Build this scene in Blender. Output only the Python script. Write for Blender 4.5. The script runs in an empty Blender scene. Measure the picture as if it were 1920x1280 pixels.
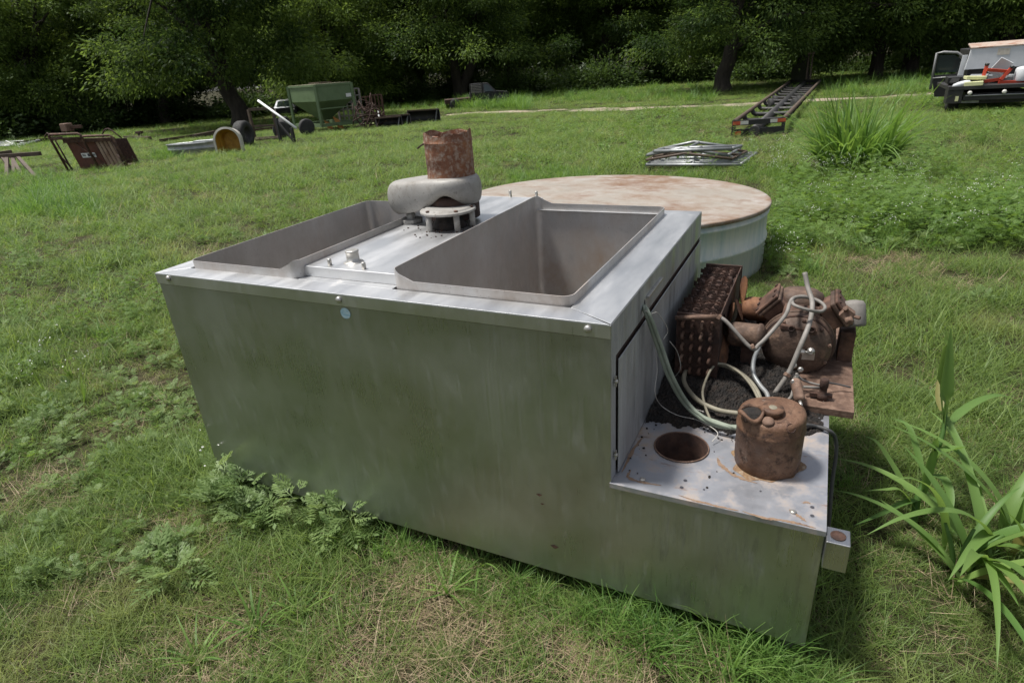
import bpy, math, random
import numpy as np
from mathutils import Matrix, Vector
random.seed(7); RNG = np.random.default_rng(11)
R = math.radians
sc = bpy.context.scene
COL = sc.collection

# ------------------------------------------------------------------ camera
FPX = 1151.64                        # focal length in pixels of the 1920 px wide photograph
CAM = np.array([2.25635, -1.43695, 1.65])
YAW, PITCH, ROLL = -0.4754, 0.4198, -0.0727
_f = np.array([math.sin(YAW)*math.cos(PITCH), math.cos(YAW)*math.cos(PITCH), -math.sin(PITCH)])
_r0 = np.array([math.cos(YAW), -math.sin(YAW), 0]); _u0 = np.cross(_r0, _f)
_r = _r0*math.cos(ROLL)+_u0*math.sin(ROLL); _u = _u0*math.cos(ROLL)-_r0*math.sin(ROLL)
cd = bpy.data.cameras.new('camera'); cam = bpy.data.objects.new('camera', cd); COL.objects.link(cam)
cd.sensor_width = 36; cd.lens = FPX/1920*36; cd.clip_start = .05; cd.clip_end = 2000
cd.dof.use_dof = True; cd.dof.focus_distance = 2.5; cd.dof.aperture_fstop = 10
cam.matrix_world = Matrix(((_r[0], _u[0], -_f[0], CAM[0]), (_r[1], _u[1], -_f[1], CAM[1]), (_r[2], _u[2], -_f[2], CAM[2]), (0, 0, 0, 1)))
sc.camera = cam

# ------------------------------------------------------------------ sky, sun, exposure
SUN_EL, SUN_AZ = R(69), math.atan2(-0.95, -0.24)      # azimuth measured from +Y towards +X: the sun stands high on the left
w = bpy.data.worlds.new('World'); sc.world = w; w.use_nodes = True
nt = w.node_tree; bg = nt.nodes['Background']
sky = nt.nodes.new('ShaderNodeTexSky'); sky.sky_type = 'NISHITA'; sky.sun_disc = False
sky.sun_elevation = SUN_EL; sky.sun_rotation = SUN_AZ; sky.dust_density = 2.0; sky.air_density = 1.0; sky.ozone_density = 1.0
hs_ = nt.nodes.new('ShaderNodeHueSaturation'); hs_.inputs['Saturation'].default_value = .40      # thin white cloud over the blue
nt.links.new(sky.outputs[0], hs_.inputs['Color']); nt.links.new(hs_.outputs[0], bg.inputs[0]); bg.inputs[1].default_value = 0.11
ld = bpy.data.lights.new('sun', 'SUN'); ld.energy = 4.4; ld.angle = R(8); ld.color = (1, .97, .92)
sun = bpy.data.objects.new('sun', ld); COL.objects.link(sun)
_sd = Vector((math.sin(SUN_AZ)*math.cos(SUN_EL), math.cos(SUN_AZ)*math.cos(SUN_EL), math.sin(SUN_EL)))
sun.rotation_euler = _sd.to_track_quat('Z', 'Y').to_euler(); sun.location = (0, 0, 30)
vs = sc.view_settings; vs.view_transform = 'Standard'; vs.look = 'None'; vs.gamma = 1; vs.use_curve_mapping = False
vs.exposure = 0.4
sc.cycles.max_bounces = 4; sc.cycles.transparent_max_bounces = 4; sc.cycles.diffuse_bounces = 2; sc.cycles.glossy_bounces = 2
sc.cycles.use_denoising = True

# ------------------------------------------------------------------ pixel -> place helpers
FH = np.array([_f[0], _f[1]])/math.hypot(_f[0], _f[1])
def ground_z(x, y):
    s = (np.asarray(x)-CAM[0])*FH[0]+(np.asarray(y)-CAM[1])*FH[1]-4.0
    s = np.clip(s, 0, 34)
    return -0.018*s + 0.012*np.sin(np.asarray(x)*.9+1.3)*np.sin(np.asarray(y)*.7)*np.clip(s*.3, 0, 1)*3
def ray(px, py): return _f+_r*(px-960)/FPX+_u*(640-py)/FPX
def PZ(px, py, z): d = ray(px, py); return CAM+d*(z-CAM[2])/d[2]
def PY(px, py, Y): d = ray(px, py); return CAM+d*(Y-CAM[1])/d[1]
def PX(px, py, X): d = ray(px, py); return CAM+d*(X-CAM[0])/d[0]
def PD(px, py, depth): return CAM+ray(px, py)*depth      # at a distance along the viewing axis
def depth_of(P): return float((np.array(P)-CAM)@_f)
def G(px, py, h=0.0):
    d = ray(px, py); lo, hi = .5, 400.
    for _ in range(60):
        m = (lo+hi)/2; P = CAM+d*m
        if P[2]-ground_z(P[0], P[1])-h > 0: lo = m
        else: hi = m
    return CAM+d*lo
def GR(px, py, px2, swing=0.0):                       # a ground point and a second one level with it, to its right
    P = G(px, py); k = depth_of(P)/FPX; Q = P+_r0*(px2-px)*k+np.array([FH[0], FH[1], 0])*swing; Q[2] = ground_z(Q[0], Q[1]); return P, Q
def UP(P, py):                                          # height at which the upright through P meets pixel row py
    d0 = np.array([P[0], P[1], 0])-CAM; k = (640-py)/FPX
    return (k*(d0@_f)-d0@_u)/(_u[2]-k*_f[2])

# ------------------------------------------------------------------ materials
def col4(c): return (c[0], c[1], c[2], 1)
def newmat(name):
    m = bpy.data.materials.new(name); m.use_nodes = True
    return m, m.node_tree.nodes, m.node_tree.links, m.node_tree.nodes['Principled BSDF']
def noise(N, L, co, scale, detail=5, rough=.6, stretch=None):
    if stretch:
        mp = N.new('ShaderNodeMapping'); mp.inputs['Scale'].default_value = stretch; L.new(co, mp.inputs[0]); co = mp.outputs[0]
    t = N.new('ShaderNodeTexNoise'); t.inputs['Scale'].default_value = scale; t.inputs['Detail'].default_value = detail; t.inputs['Roughness'].default_value = rough
    L.new(co, t.inputs[0]); return t.outputs[0]
def ramp(N, L, fac, stops):
    r = N.new('ShaderNodeValToRGB'); L.new(fac, r.inputs[0]); e = r.color_ramp.elements
    e[0].position, e[0].color = stops[0][0], col4(stops[0][1]); e[1].position, e[1].color = stops[-1][0], col4(stops[-1][1])
    for p, c in stops[1:-1]: k = e.new(p); k.color = col4(c)
    return r.outputs[0]
def g3(v): return (v, v, v)
def mixc(N, L, fac, a, b):
    m = N.new('ShaderNodeMix'); m.data_type = 'RGBA'
    for s, v in ((0, fac), (6, a), (7, b)):
        if hasattr(v, 'links'): L.new(v, m.inputs[s])
        elif isinstance(v, (int, float)): m.inputs[s].default_value = v
        else: m.inputs[s].default_value = col4(v)
    return m.outputs[2]
def surf(name, cols, scale=8, rough=(.5, .7), metal=0., bump=.2, stretch=None, patch=None, patch2=None, spots=None, bscale=40, lo=.3, hi=.7):
    """cols: list of base colours mixed by noise; patch: (colour, scale, threshold, softness, stretch) layers of stain or rust"""
    m, N, L, B = newmat(name); tc = N.new('ShaderNodeTexCoord').outputs['Object']
    n = noise(N, L, tc, scale, 6, .65, stretch)
    c = ramp(N, L, n, [(lo+(hi-lo)*i/max(1, len(cols)-1), k) for i, k in enumerate(cols)]) if len(cols) > 1 else None
    if c is None:
        c = ramp(N, L, n, [(.3, [v*.85 for v in cols[0]]), (.7, [min(1, v*1.12) for v in cols[0]])])
    rg = ramp(N, L, noise(N, L, tc, scale*2.7, 4, .6, stretch), [(.3, g3(rough[0])), (.7, g3(rough[1]))])
    mt = None
    for i, p in enumerate((patch, patch2)):
        if not p: continue
        pc, ps, th, sf, st = p
        f = ramp(N, L, noise(N, L, tc, ps, 7, .7, st), [(th-sf, g3(0)), (th+sf, g3(1))])
        c = mixc(N, L, f, c, pc); rg = mixc(N, L, f, rg, g3(.85))
        if metal:
            mt = mixc(N, L, f, g3(metal) if mt is None else mt, g3(.15))
    if spots:
        sc_, ss, th = spots
        v = N.new('ShaderNodeTexVoronoi'); v.inputs['Scale'].default_value = ss; L.new(tc, v.inputs[0])
        f = ramp(N, L, v.outputs[0], [(th*.5, g3(1)), (th, g3(0))]); c = mixc(N, L, f, c, sc_)
    L.new(c, B.inputs['Base Color']); L.new(rg, B.inputs['Roughness'])
    if mt is not None: L.new(mt, B.inputs['Metallic'])
    else: B.inputs['Metallic'].default_value = metal
    if bump:
        b = N.new('ShaderNodeBump'); b.inputs['Strength'].default_value = bump; b.inputs['Distance'].default_value = .004
        L.new(noise(N, L, tc, bscale, 6, .7, stretch), b.inputs['Height']); L.new(b.outputs[0], B.inputs['Normal'])
    return m
def leafmat(name, dark, light, trans=.4, gloss=.35, tone=None):
    m, N, L, B = newmat(name)
    at = N.new('ShaderNodeAttribute'); at.attribute_name = 'tint'
    oi = N.new('ShaderNodeObjectInfo')
    ad = N.new('ShaderNodeMath'); ad.operation = 'MULTIPLY_ADD'; L.new(oi.outputs['Random'], ad.inputs[0]); ad.inputs[1].default_value = .45
    L.new(at.outputs['Fac'], ad.inputs[2])
    sb = N.new('ShaderNodeMath'); sb.operation = 'SUBTRACT'; L.new(ad.outputs[0], sb.inputs[0]); sb.inputs[1].default_value = .22; sb.use_clamp = True
    c = mixc(N, L, sb.outputs[0], dark, light)
    if tone:                                            # yellowing or browning drawn over patches of ground
        gt = N.new('ShaderNodeNewGeometry').outputs['Position']
        f = ramp(N, L, noise(N, L, gt, tone[1], 4, .6), [(tone[2], g3(0)), (tone[2]+.2, g3(1))]); c = mixc(N, L, f, c, tone[0])
    L.new(c, B.inputs['Base Color']); B.inputs['Roughness'].default_value = .5; B.inputs['Specular IOR Level'].default_value = gloss
    tr = N.new('ShaderNodeBsdfTranslucent'); 
    hs = N.new('ShaderNodeHueSaturation'); hs.inputs['Value'].default_value = 1.5; hs.inputs['Saturation'].default_value = 1.1; hs.inputs['Hue'].default_value = .485; L.new(c, hs.inputs['Color']); L.new(hs.outputs[0], tr.inputs[0])
    mx = N.new('ShaderNodeMixShader'); mx.inputs[0].default_value = trans
    L.new(B.outputs[0], mx.inputs[1]); L.new(tr.outputs[0], mx.inputs[2]); L.new(mx.outputs[0], N['Material Output'].inputs[0])
    return m
RUST = [(.028, .015, .010), (.072, .036, .023), (.15, .080, .052)]
M_ = {}
def front_steel(name, c0, c1, drips_and_reflect=True):
    m, N, L, B = newmat(name); tc = N.new('ShaderNodeTexCoord').outputs['Object']
    grain = noise(N, L, tc, 3, 3, .6, (90, 1, 1.2)); cloud = noise(N, L, tc, 2.3, 6, .6); fine = noise(N, L, tc, 9, 7, .7, (2.5, 1, .8))
    c = ramp(N, L, cloud, [(.3, c0), (.7, c1)])
    haze = ramp(N, L, fine, [(.58, g3(0)), (.85, g3(.30))]); c = mixc(N, L, haze, c, (.40, .40, .385))
    rg = ramp(N, L, cloud, [(.28, g3(.22)), (.5, g3(.36)), (.75, g3(.46))]); gr = ramp(N, L, grain, [(.3, g3(.82)), (.7, g3(1.18))])
    mm = N.new('ShaderNodeMix'); mm.data_type = 'RGBA'; mm.blend_type = 'MULTIPLY'; mm.inputs[0].default_value = 1; L.new(rg, mm.inputs[6]); L.new(gr, mm.inputs[7]); rg = mm.outputs[2]
    mt = ramp(N, L, fine, [(.55, g3(.95)), (.9, g3(.6))])
    scr = ramp(N, L, noise(N, L, tc, 6, 3, .6, (34, 1, .8)), [(.72, g3(0)), (.75, g3(.10))]); c = mixc(N, L, scr, c, (.62, .62, .60))
    sp = ramp(N, L, noise(N, L, tc, 34, 4, .7), [(.74, g3(0)), (.78, g3(.8))]); c = mixc(N, L, sp, c, (.09, .055, .03))
    if drips_and_reflect:
        sx = N.new('ShaderNodeSeparateXYZ'); L.new(tc, sx.inputs[0])
        mk = N.new('ShaderNodeMapRange'); mk.inputs[1].default_value = 1.72; mk.inputs[2].default_value = 1.85; L.new(sx.outputs[0], mk.inputs[0])
        dr = ramp(N, L, noise(N, L, tc, 5, 6, .7, (6, 1, .9)), [(.52, g3(0)), (.72, g3(.5))])
        m2 = N.new('ShaderNodeMath'); m2.operation = 'MULTIPLY'; L.new(mk.outputs[0], m2.inputs[0]); L.new(dr, m2.inputs[1])
        c = mixc(N, L, m2.outputs[0], c, (.055, .05, .035)); rg = mixc(N, L, m2.outputs[0], rg, g3(.6))
        yl_reflect = ramp(N, L, noise(N, L, tc, 1.6, 5, .6, (.8, 1, 1.6)), [(.54, g3(0)), (.74, g3(.20))]); c = mixc(N, L, yl_reflect, c, (.26, .22, .10))  # yellow reflection painted into the steel colour in soft patches
    L.new(c, B.inputs['Base Color']); L.new(rg, B.inputs['Roughness']); L.new(mt, B.inputs['Metallic'])
    b = N.new('ShaderNodeBump'); b.inputs['Strength'].default_value = .12; b.inputs['Distance'].default_value = .02; L.new(noise(N, L, tc, 1.7, 3, .5), b.inputs['Height'])
    b2 = N.new('ShaderNodeBump'); b2.inputs['Strength'].default_value = .08; b2.inputs['Distance'].default_value = .001; L.new(grain, b2.inputs['Height']); L.new(b.outputs[0], b2.inputs['Normal']); L.new(b2.outputs[0], B.inputs['Normal'])
    return m
M_['steel_front'] = front_steel('stainless_front', (.355, .36, .375), (.475, .48, .49))
M_['steel_lip'] = front_steel('stainless_lip', (.46, .47, .47), (.58, .585, .58), False)
M_['steel_top'] = surf('stainless_top', [(.55, .555, .56), (.65, .65, .65)], 5, (.36, .52), .95, .05, (1, .25, 1), patch=((.45, .41, .36), 7, .74, .10, None), bscale=30)
M_['steel_shelf'] = surf('stained_shelf_steel', [(.30, .31, .335), (.40, .40, .425)], 6, (.40, .58), .7, .08, None, patch=((.36, .25, .15), 6, .60, .12, None), patch2=((.13, .065, .035), 11, .66, .06, (.5, 1.6, 1)), bscale=30)
M_['steel_tub'] = surf('dull_tub_steel', [(.41, .395, .375), (.50, .49, .48), (.58, .575, .57)], 3, (.34, .50), .95, .06, (1, 1, .5), patch=((.27, .205, .155), 3.0, .60, .18, (1, 1, .7)), spots=((.05, .03, .02), 70, .10), bscale=18)
M_['steel_side'] = surf('weathered_side_steel', [(.30, .31, .32), (.45, .46, .47), (.56, .57, .58)], 5, (.38, .6), .8, .1, (1, 1, .22), patch=((.17, .165, .155), 7, .58, .14, (1.6, 1.6, .2)), bscale=24)
M_['bolt'] = surf('dull_bolt_metal', [(.4, .38, .34), (.55, .53, .5)], 30, (.35, .55), .9, .05)
M_['rust'] = surf('rust', RUST, 14, (.7, .9), 0, .5, None, patch=((.20, .085, .04), 9, .68, .08, None), bscale=70)
M_['rust_dark'] = surf('dark_rust', [(.016, .009, .007), (.042, .020, .013), (.085, .042, .027)], 18, (.7, .95), 0, .7, None, bscale=90)
M_['rust_speck'] = surf('rust_with_pale_specks', [(.060, .024, .013), (.16, .062, .030), (.27, .12, .055)], 11, (.65, .9), 0, .9, None, patch=((.30, .23, .18), 55, .56, .09, None), bscale=60)
M_['rust_can'] = surf('brown_canister_rust', [(.060, .030, .018), (.125, .064, .036), (.20, .115, .07)], 12, (.45, .8), .1, .7, None, patch=((.36, .28, .23), 22, .67, .06, None), patch2=((.035, .018, .012), 28, .60, .08, None), bscale=90)
M_['rust_brown'] = surf('dull_brown_casting', [(.035, .022, .016), (.085, .052, .036), (.16, .105, .075)], 16, (.55, .85), .1, .7, None, patch=((.24, .15, .10), 12, .66, .08, None), bscale=80)
M_['rust_orange'] = surf('flaky_orange_rust', [(.06, .026, .014), (.15, .065, .030), (.25, .12, .055)], 13, (.6, .9), 0, .7, None, patch=((.05, .03, .022), 9, .60, .07, None), bscale=80)
M_['pale_rust'] = surf('dusty_pale_rust', [(.062, .034, .023), (.12, .070, .047), (.22, .145, .105)], 30, (.7, .9), 0, .5, None, bscale=80)
M_['cast_grey'] = surf('weathered_cast_aluminium', [(.23, .22, .20), (.31, .30, .28), (.39, .378, .355)], 6, (.5, .75), .15, .2, None, patch=((.10, .082, .062), 6, .60, .14, None), patch2=((.09, .07, .055), 55, .64, .06, None), bscale=50)
M_['lid_rust'] = surf('rusty_round_lid', [(.27, .23, .185), (.34, .31, .27), (.47, .46, .445)], 1.3, (.42, .62), .15, .12, None, patch=((.19, .12, .075), 1.2, .53, .10, None), patch2=((.15, .075, .042), 3, .62, .12, (1, 1.3, 1)), bscale=20)
M_['galv'] = surf('galvanised_steel', [(.21, .22, .22), (.32, .33, .33)], 6, (.4, .6), .7, .08, None, patch=((.22, .18, .14), 5, .68, .10, None))
M_['galv_side'] = surf('streaked_galvanised_side', [(.38, .40, .38), (.48, .49, .46), (.54, .53, .47)], 3, (.5, .75), .2, .08, (1, 1, .3), patch=((.26, .35, .36), 6, .60, .16, (2.5, 2.5, .2)))
M_['hose_green'] = surf('faded_green_hose', [(.14, .17, .13), (.25, .28, .22)], 14, (.5, .7), 0, .1)
M_['hose_tan'] = surf('dusty_tan_hose', [(.14, .125, .09), (.25, .23, .17)], 14, (.5, .7), 0, .1)
M_['hose_grey'] = surf('dusty_grey_pipe', [(.13, .12, .105), (.24, .22, .20)], 22, (.55, .8), .05, .2)
M_['cable'] = surf('dark_grey_cable', [(.03, .03, .03), (.07, .07, .07)], 10, (.5, .7), 0, .05)
M_['wire'] = surf('pale_wire', [(.35, .33, .30), (.5, .48, .44)], 10, (.5, .7), .2, 0)
M_['muck'] = surf('black_rotted_muck', [(.004, .0035, .003), (.011, .008, .006), (.028, .018, .012)], 40, (.75, 1), 0, .9, None, bscale=160)
M_['black_paint'] = surf('weathered_black_paint', [(.012, .012, .013), (.03, .028, .026)], 4, (.45, .7), 0, .1, None, patch=((.09, .05, .03), 4, .68, .06, None))
M_['rail_brown'] = surf('brown_rail_paint', [(.05, .035, .025), (.11, .075, .05)], 5, (.6, .85), 0, .2, None)
M_['rubber'] = surf('old_tyre_rubber', [(.015, .015, .015), (.035, .034, .032)], 6, (.7, .9), 0, .2)
M_['green'] = surf('faded_green_paint', [(.085, .130, .058), (.11, .165, .075), (.135, .19, .095)], 1.5, (.45, .65), 0, .08, None, patch=((.11, .085, .05), 3, .72, .08, (1, 1, .4)))
M_['green_top'] = surf('dusty_hopper_lid', [(.20, .19, .12), (.28, .26, .18)], 2, (.6, .8), 0, .08)
M_['white'] = surf('white_paint', [(.50, .515, .53), (.62, .63, .64)], 3, (.4, .6), 0, .05, None, patch=((.40, .33, .26), 4, .74, .08, None))
M_['white_roof'] = surf('rust_streaked_white_roof', [(.36, .29, .23), (.50, .44, .38)], 3, (.5, .7), 0, .05, None, patch=((.25, .12, .07), 3, .54, .10, (1, 1, 1)))
M_['red'] = surf('red_painted_steel', [(.38, .035, .015), (.50, .06, .025)], 4, (.4, .6), 0, .05)
M_['orange_reflector'] = surf('orange_red_reflector', [(.50, .08, .03), (.62, .12, .05)], 10, (.3, .5), 0, 0)
M_['white_reflector'] = surf('white_reflector', [(.6, .58, .52), (.7, .68, .62)], 10, (.3, .5), 0, 0)
M_['sticker'] = surf('faded_blue_white_sticker', [(.16, .34, .44), (.34, .50, .56), (.62, .68, .68)], 60, (.5, .7), 0, 0, (.6, 1, 2.5))
M_['label_white'] = surf('white_label', [(.60, .60, .58), (.74, .74, .72)], 12, (.5, .7), 0, 0)
M_['ink'] = surf('dark_label_print', [(.04, .04, .05)], 10, (.6, .7), 0, 0)
M_['fibreglass'] = surf('grey_white_fibreglass', [(.42, .39, .34), (.58, .55, .50)], 7, (.6, .8), 0, .2)
M_['yellow_in'] = surf('yellow_brown_fibreglass', [(.30, .13, .015), (.48, .25, .03), (.55, .32, .06)], 4, (.5, .7), 0, .1)
M_['lime'] = surf('pale_yellow_green_board', [(.50, .50, .25), (.60, .60, .34)], 4, (.6, .8), 0, .05)
M_['dark_car'] = surf('shade_darkened_car_paint', [(.005, .005, .006), (.010, .010, .011)], 2, (.6, .75), 0, 0)  # near black: tree shade over the pickup is put into the paint
M_['car_white'] = surf('silver_car_roof', [(.42, .43, .46), (.52, .53, .56)], 2, (.3, .45), .3, 0)
M_['glass'] = surf('dark_window_glass', [(.02, .03, .03)], 2, (.05, .1), 0, 0)
M_['grey_door'] = surf('grey_door_paint', [(.18, .18, .18), (.28, .28, .27)], 4, (.4, .6), .2, 0)
M_['bark'] = surf('bark', [(.014, .011, .008), (.032, .025, .019), (.055, .044, .034)], 6, (.8, .95), 0, .8, (1, 1, .25), bscale=14)
M_['white_pipe'] = surf('white_pole_paint', [(.66, .66, .64), (.8, .8, .78)], 6, (.4, .6), 0, .05)
M_['path'] = surf('pale_dirt_track', [(.20, .155, .11), (.30, .24, .18), (.38, .32, .25)], 1.2, (.85, 1), 0, .3, None, patch=((.06, .085, .03), 1.4, .56, .08, None))
M_['yellow_part'] = surf('rust_orange_machine_paint', [(.36, .14, .03), (.48, .24, .06)], 5, (.5, .7), 0, .1)
M_['leaf'] = leafmat('pecan_leaf', (.032, .060, .017), (.165, .245, .058), .52, .12)
M_['bush'] = leafmat('undergrowth_leaf', (.030, .055, .016), (.085, .14, .036), .42, .3)
M_['grass'] = leafmat('grass_blade', (.062, .116, .028), (.228, .314, .086), .45, .3, ((.29, .29, .115), .55, .57))
M_['tallgrass'] = leafmat('tall_grass_blade', (.065, .145, .030), (.185, .30, .070), .45, .3)
M_['straw'] = leafmat('dry_straw', (.24, .18, .11), (.46, .37, .24), .25, .2)
M_['weed'] = leafmat('grey_green_weed_leaf', (.12, .195, .066), (.235, .315, .12), .4, .3)
M_['weed2'] = leafmat('bright_weed_leaf', (.085, .165, .032), (.18, .28, .065), .45, .35)
M_['flower'] = surf('tiny_white_flowers', [(.7, .7, .62), (.8, .8, .74)], 10, (.7, .8), 0, 0)
M_['cane'] = leafmat('broad_cane_leaf', (.090, .180, .042), (.195, .305, .080), .42, .4)
M_['cane_dry'] = leafmat('yellowing_cane_leaf', (.17, .17, .05), (.27, .25, .10), .35, .3)
def ground_mat():
    m, N, L, B = newmat('soil_and_thatch'); tc = N.new('ShaderNodeNewGeometry').outputs['Position']
    c = ramp(N, L, noise(N, L, tc, 2.2, 8, .7), [(.3, (.020, .020, .010)), (.48, (.036, .036, .016)), (.62, (.055, .046, .026)), (.75, (.09, .07, .045))])
    f = ramp(N, L, noise(N, L, tc, 25, 5, .7), [(.35, g3(.55)), (.7, g3(1.3))])
    mm = N.new('ShaderNodeMix'); mm.data_type = 'RGBA'; mm.blend_type = 'MULTIPLY'; mm.inputs[0].default_value = 1; L.new(c, mm.inputs[6]); L.new(f, mm.inputs[7])
    L.new(mm.outputs[2], B.inputs['Base Color']); B.inputs['Roughness'].default_value = .95; B.inputs['Specular IOR Level'].default_value = .1
    return m
M_['soil'] = ground_mat()

# ------------------------------------------------------------------ mesh helpers
ROOTM = {}
def rot_to(d):
    d = np.array(d, float); d /= np.linalg.norm(d); a = np.array([0, 0, 1.]) if abs(d[2]) < .95 else np.array([1., 0, 0])
    x = np.cross(a, d); x /= np.linalg.norm(x); return x, np.cross(d, x), d
def smooth_path(pts, n=6):
    P = [np.array(p, float) for p in pts]
    if len(P) < 3: return P
    P = [2*P[0]-P[1]]+P+[2*P[-1]-P[-2]]; out = []
    for i in range(1, len(P)-2):
        for k in range(n):
            t = k/n; out.append(.5*((2*P[i])+(-P[i-1]+P[i+1])*t+(2*P[i-1]-5*P[i]+4*P[i+1]-P[i+2])*t*t+(-P[i-1]+3*P[i]-3*P[i+1]+P[i+2])*t**3))
    out.append(P[-2]); return out
class MB:
    def __init__(s): s.v = []; s.f = []; s.sm = []
    def add(s, vs, fs, smooth=False):
        o = len(s.v); s.v += [tuple(map(float, v)) for v in vs]; s.f += [tuple(o+i for i in f) for f in fs]; s.sm += [smooth]*len(fs); return s
    def box(s, lo, hi, M=None, smooth=False):
        x0, y0, z0 = lo; x1, y1, z1 = hi
        vs = [(x0, y0, z0), (x1, y0, z0), (x1, y1, z0), (x0, y1, z0), (x0, y0, z1), (x1, y0, z1), (x1, y1, z1), (x0, y1, z1)]
        if M is not None: vs = [tuple(M @ Vector(v)) for v in vs]
        return s.add(vs, [(0, 3, 2, 1), (4, 5, 6, 7), (0, 1, 5, 4), (1, 2, 6, 5), (2, 3, 7, 6), (3, 0, 4, 7)])
    def beam(s, a, b, w, h, up=(0, 0, 1)):
        a, b = np.array(a, float), np.array(b, float); d = b-a; d /= np.linalg.norm(d); u = np.array(up, float)
        x = np.cross(d, u); x /= np.linalg.norm(x); u = np.cross(x, d)
        vs = [p+x*sx*w/2+u*sz*h/2 for p in (a, b) for sx, sz in ((-1, -1), (1, -1), (1, 1), (-1, 1))]
        return s.add(vs, [(0, 3, 2, 1), (4, 5, 6, 7), (0, 1, 5, 4), (1, 2, 6, 5), (2, 3, 7, 6), (3, 0, 4, 7)])
    def tube(s, pts, r, n=10, caps=True, sm=0):
        P = smooth_path(pts, sm) if sm else [np.array(p, float) for p in pts]
        m = len(P); rr = r if hasattr(r, '__len__') else [r]*m
        if len(rr) != m: rr = np.interp(np.linspace(0, 1, m), np.linspace(0, 1, len(rr)), rr)
        x = None; vs = []
        for i in range(m):
            d = P[min(i+1, m-1)]-P[max(i-1, 0)]; d = d/np.linalg.norm(d)
            if x is None: x = rot_to(d)[0]
            x = x-d*(x@d); x /= np.linalg.norm(x); y = np.cross(d, x)
            vs += [P[i]+rr[i]*(math.cos(2*math.pi*k/n)*x+math.sin(2*math.pi*k/n)*y) for k in range(n)]
        fs = [(i*n+k, i*n+(k+1) % n, (i+1)*n+(k+1) % n, (i+1)*n+k) for i in range(m-1) for k in range(n)]
        s.add(vs, fs, True)
        if caps: o = len(s.v)-m*n; s.f += [tuple(o+k for k in reversed(range(n))), tuple(o+(m-1)*n+k for k in range(n))]; s.sm += [False, False]
        return s
    def lathe(s, prof, c=(0, 0, 0), axis=(0, 0, 1), n=28, smooth=True, closed=False):
        """prof: list of (radius, height) along the axis"""
        x, y, d = rot_to(axis); c = np.array(c, float); vs = []
        for r, h in prof: vs += [c+d*h+r*(math.cos(2*math.pi*k/n)*x+math.sin(2*math.pi*k/n)*y) for k in range(n)]
        m = len(prof)
        s.add(vs, [(i*n+k, i*n+(k+1) % n, (i+1)*n+(k+1) % n, (i+1)*n+k) for i in range(m-1) for k in range(n)], smooth)
        o = len(s.v)-m*n
        if not closed: s.f += [tuple(o+k for k in reversed(range(n))), tuple(o+(m-1)*n+k for k in range(n))]; s.sm += [False, False]
        return s
    def loops(s, rings, smooth=True, cap0=False, cap1=False):
        n = len(rings[0]); m = len(rings); vs = [p for r in rings for p in r]
        s.add(vs, [(i*n+k, i*n+(k+1) % n, (i+1)*n+(k+1) % n, (i+1)*n+k) for i in range(m-1) for k in range(n)], smooth); o = len(s.v)-m*n
        if cap0: s.f.append(tuple(o+k for k in reversed(range(n)))); s.sm.append(False)
        if cap1: s.f.append(tuple(o+(m-1)*n+k for k in range(n))); s.sm.append(False)
        return s
    def plate(s, poly, t):                              # polygon (3-D, planar) thickened by vector t
        n = len(poly); t = np.array(t, float); P = [np.array(p, float) for p in poly]
        return s.add(P+[p+t for p in P], [tuple(range(n))[::-1], tuple(range(n, 2*n))]+[(i, (i+1) % n, n+(i+1) % n, n+i) for i in range(n)])
    def build(s, name, mat, parent=None, bevel=0, local=False, label=None):
        v = np.array(s.v, float)
        if parent is not None and not local:
            Mi = np.array(ROOTM[parent.name].inverted()); v = v@Mi[:3, :3].T+Mi[:3, 3]
        me = bpy.data.meshes.new(name); me.from_pydata(v.tolist(), [], s.f); me.polygons.foreach_set('use_smooth', s.sm); me.update()
        me.materials.append(M_[mat] if isinstance(mat, str) else mat)
        o = bpy.data.objects.new(name, me); COL.objects.link(o)
        if parent is not None: o.parent = parent; ROOTM[o.name] = ROOTM[parent.name]
        if bevel:
            b = o.modifiers.new('bevel', 'BEVEL'); b.width = bevel; b.segments = 2; b.limit_method = 'ANGLE'; b.angle_limit = R(40)
        if label: o['label'] = label
        return o
def tag(o, label=None, cat=None, group=None, kind=None):
    for k, v in (('label', label), ('category', cat), ('group', group), ('kind', kind)):
        if v: o[k] = v
    return o
def thing(name, label, cat, loc=(0, 0, 0), rz=0, group=None, rot=None):
    o = bpy.data.objects.new(name, None); COL.objects.link(o); o.empty_display_size = .1
    o.location = tuple(float(k) for k in loc); o.rotation_euler = rot or (0, 0, rz)
    ROOTM[o.name] = Matrix.Translation(o.location) @ o.rotation_euler.to_matrix().to_4x4()
    return tag(o, label, cat, group)
def solo(mb, name, mat, label, cat, base=None, group=None, bevel=0, kind=None):
    """a thing that is one mesh: origin moved to its base"""
    v = np.array(mb.v); c = np.array(base) if base is not None else np.array([v[:, 0].mean(), v[:, 1].mean(), v[:, 2].min()])
    mb.v = [tuple(p-c) for p in v]; o = mb.build(name, mat, None, bevel); o.location = c; return tag(o, label, cat, group, kind)
def copy_tree(o, parent=None):
    c = o.copy(); COL.objects.link(c)
    if parent is not None: c.parent = parent
    for ch in list(o.children): copy_tree(ch, c)
    return c
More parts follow.
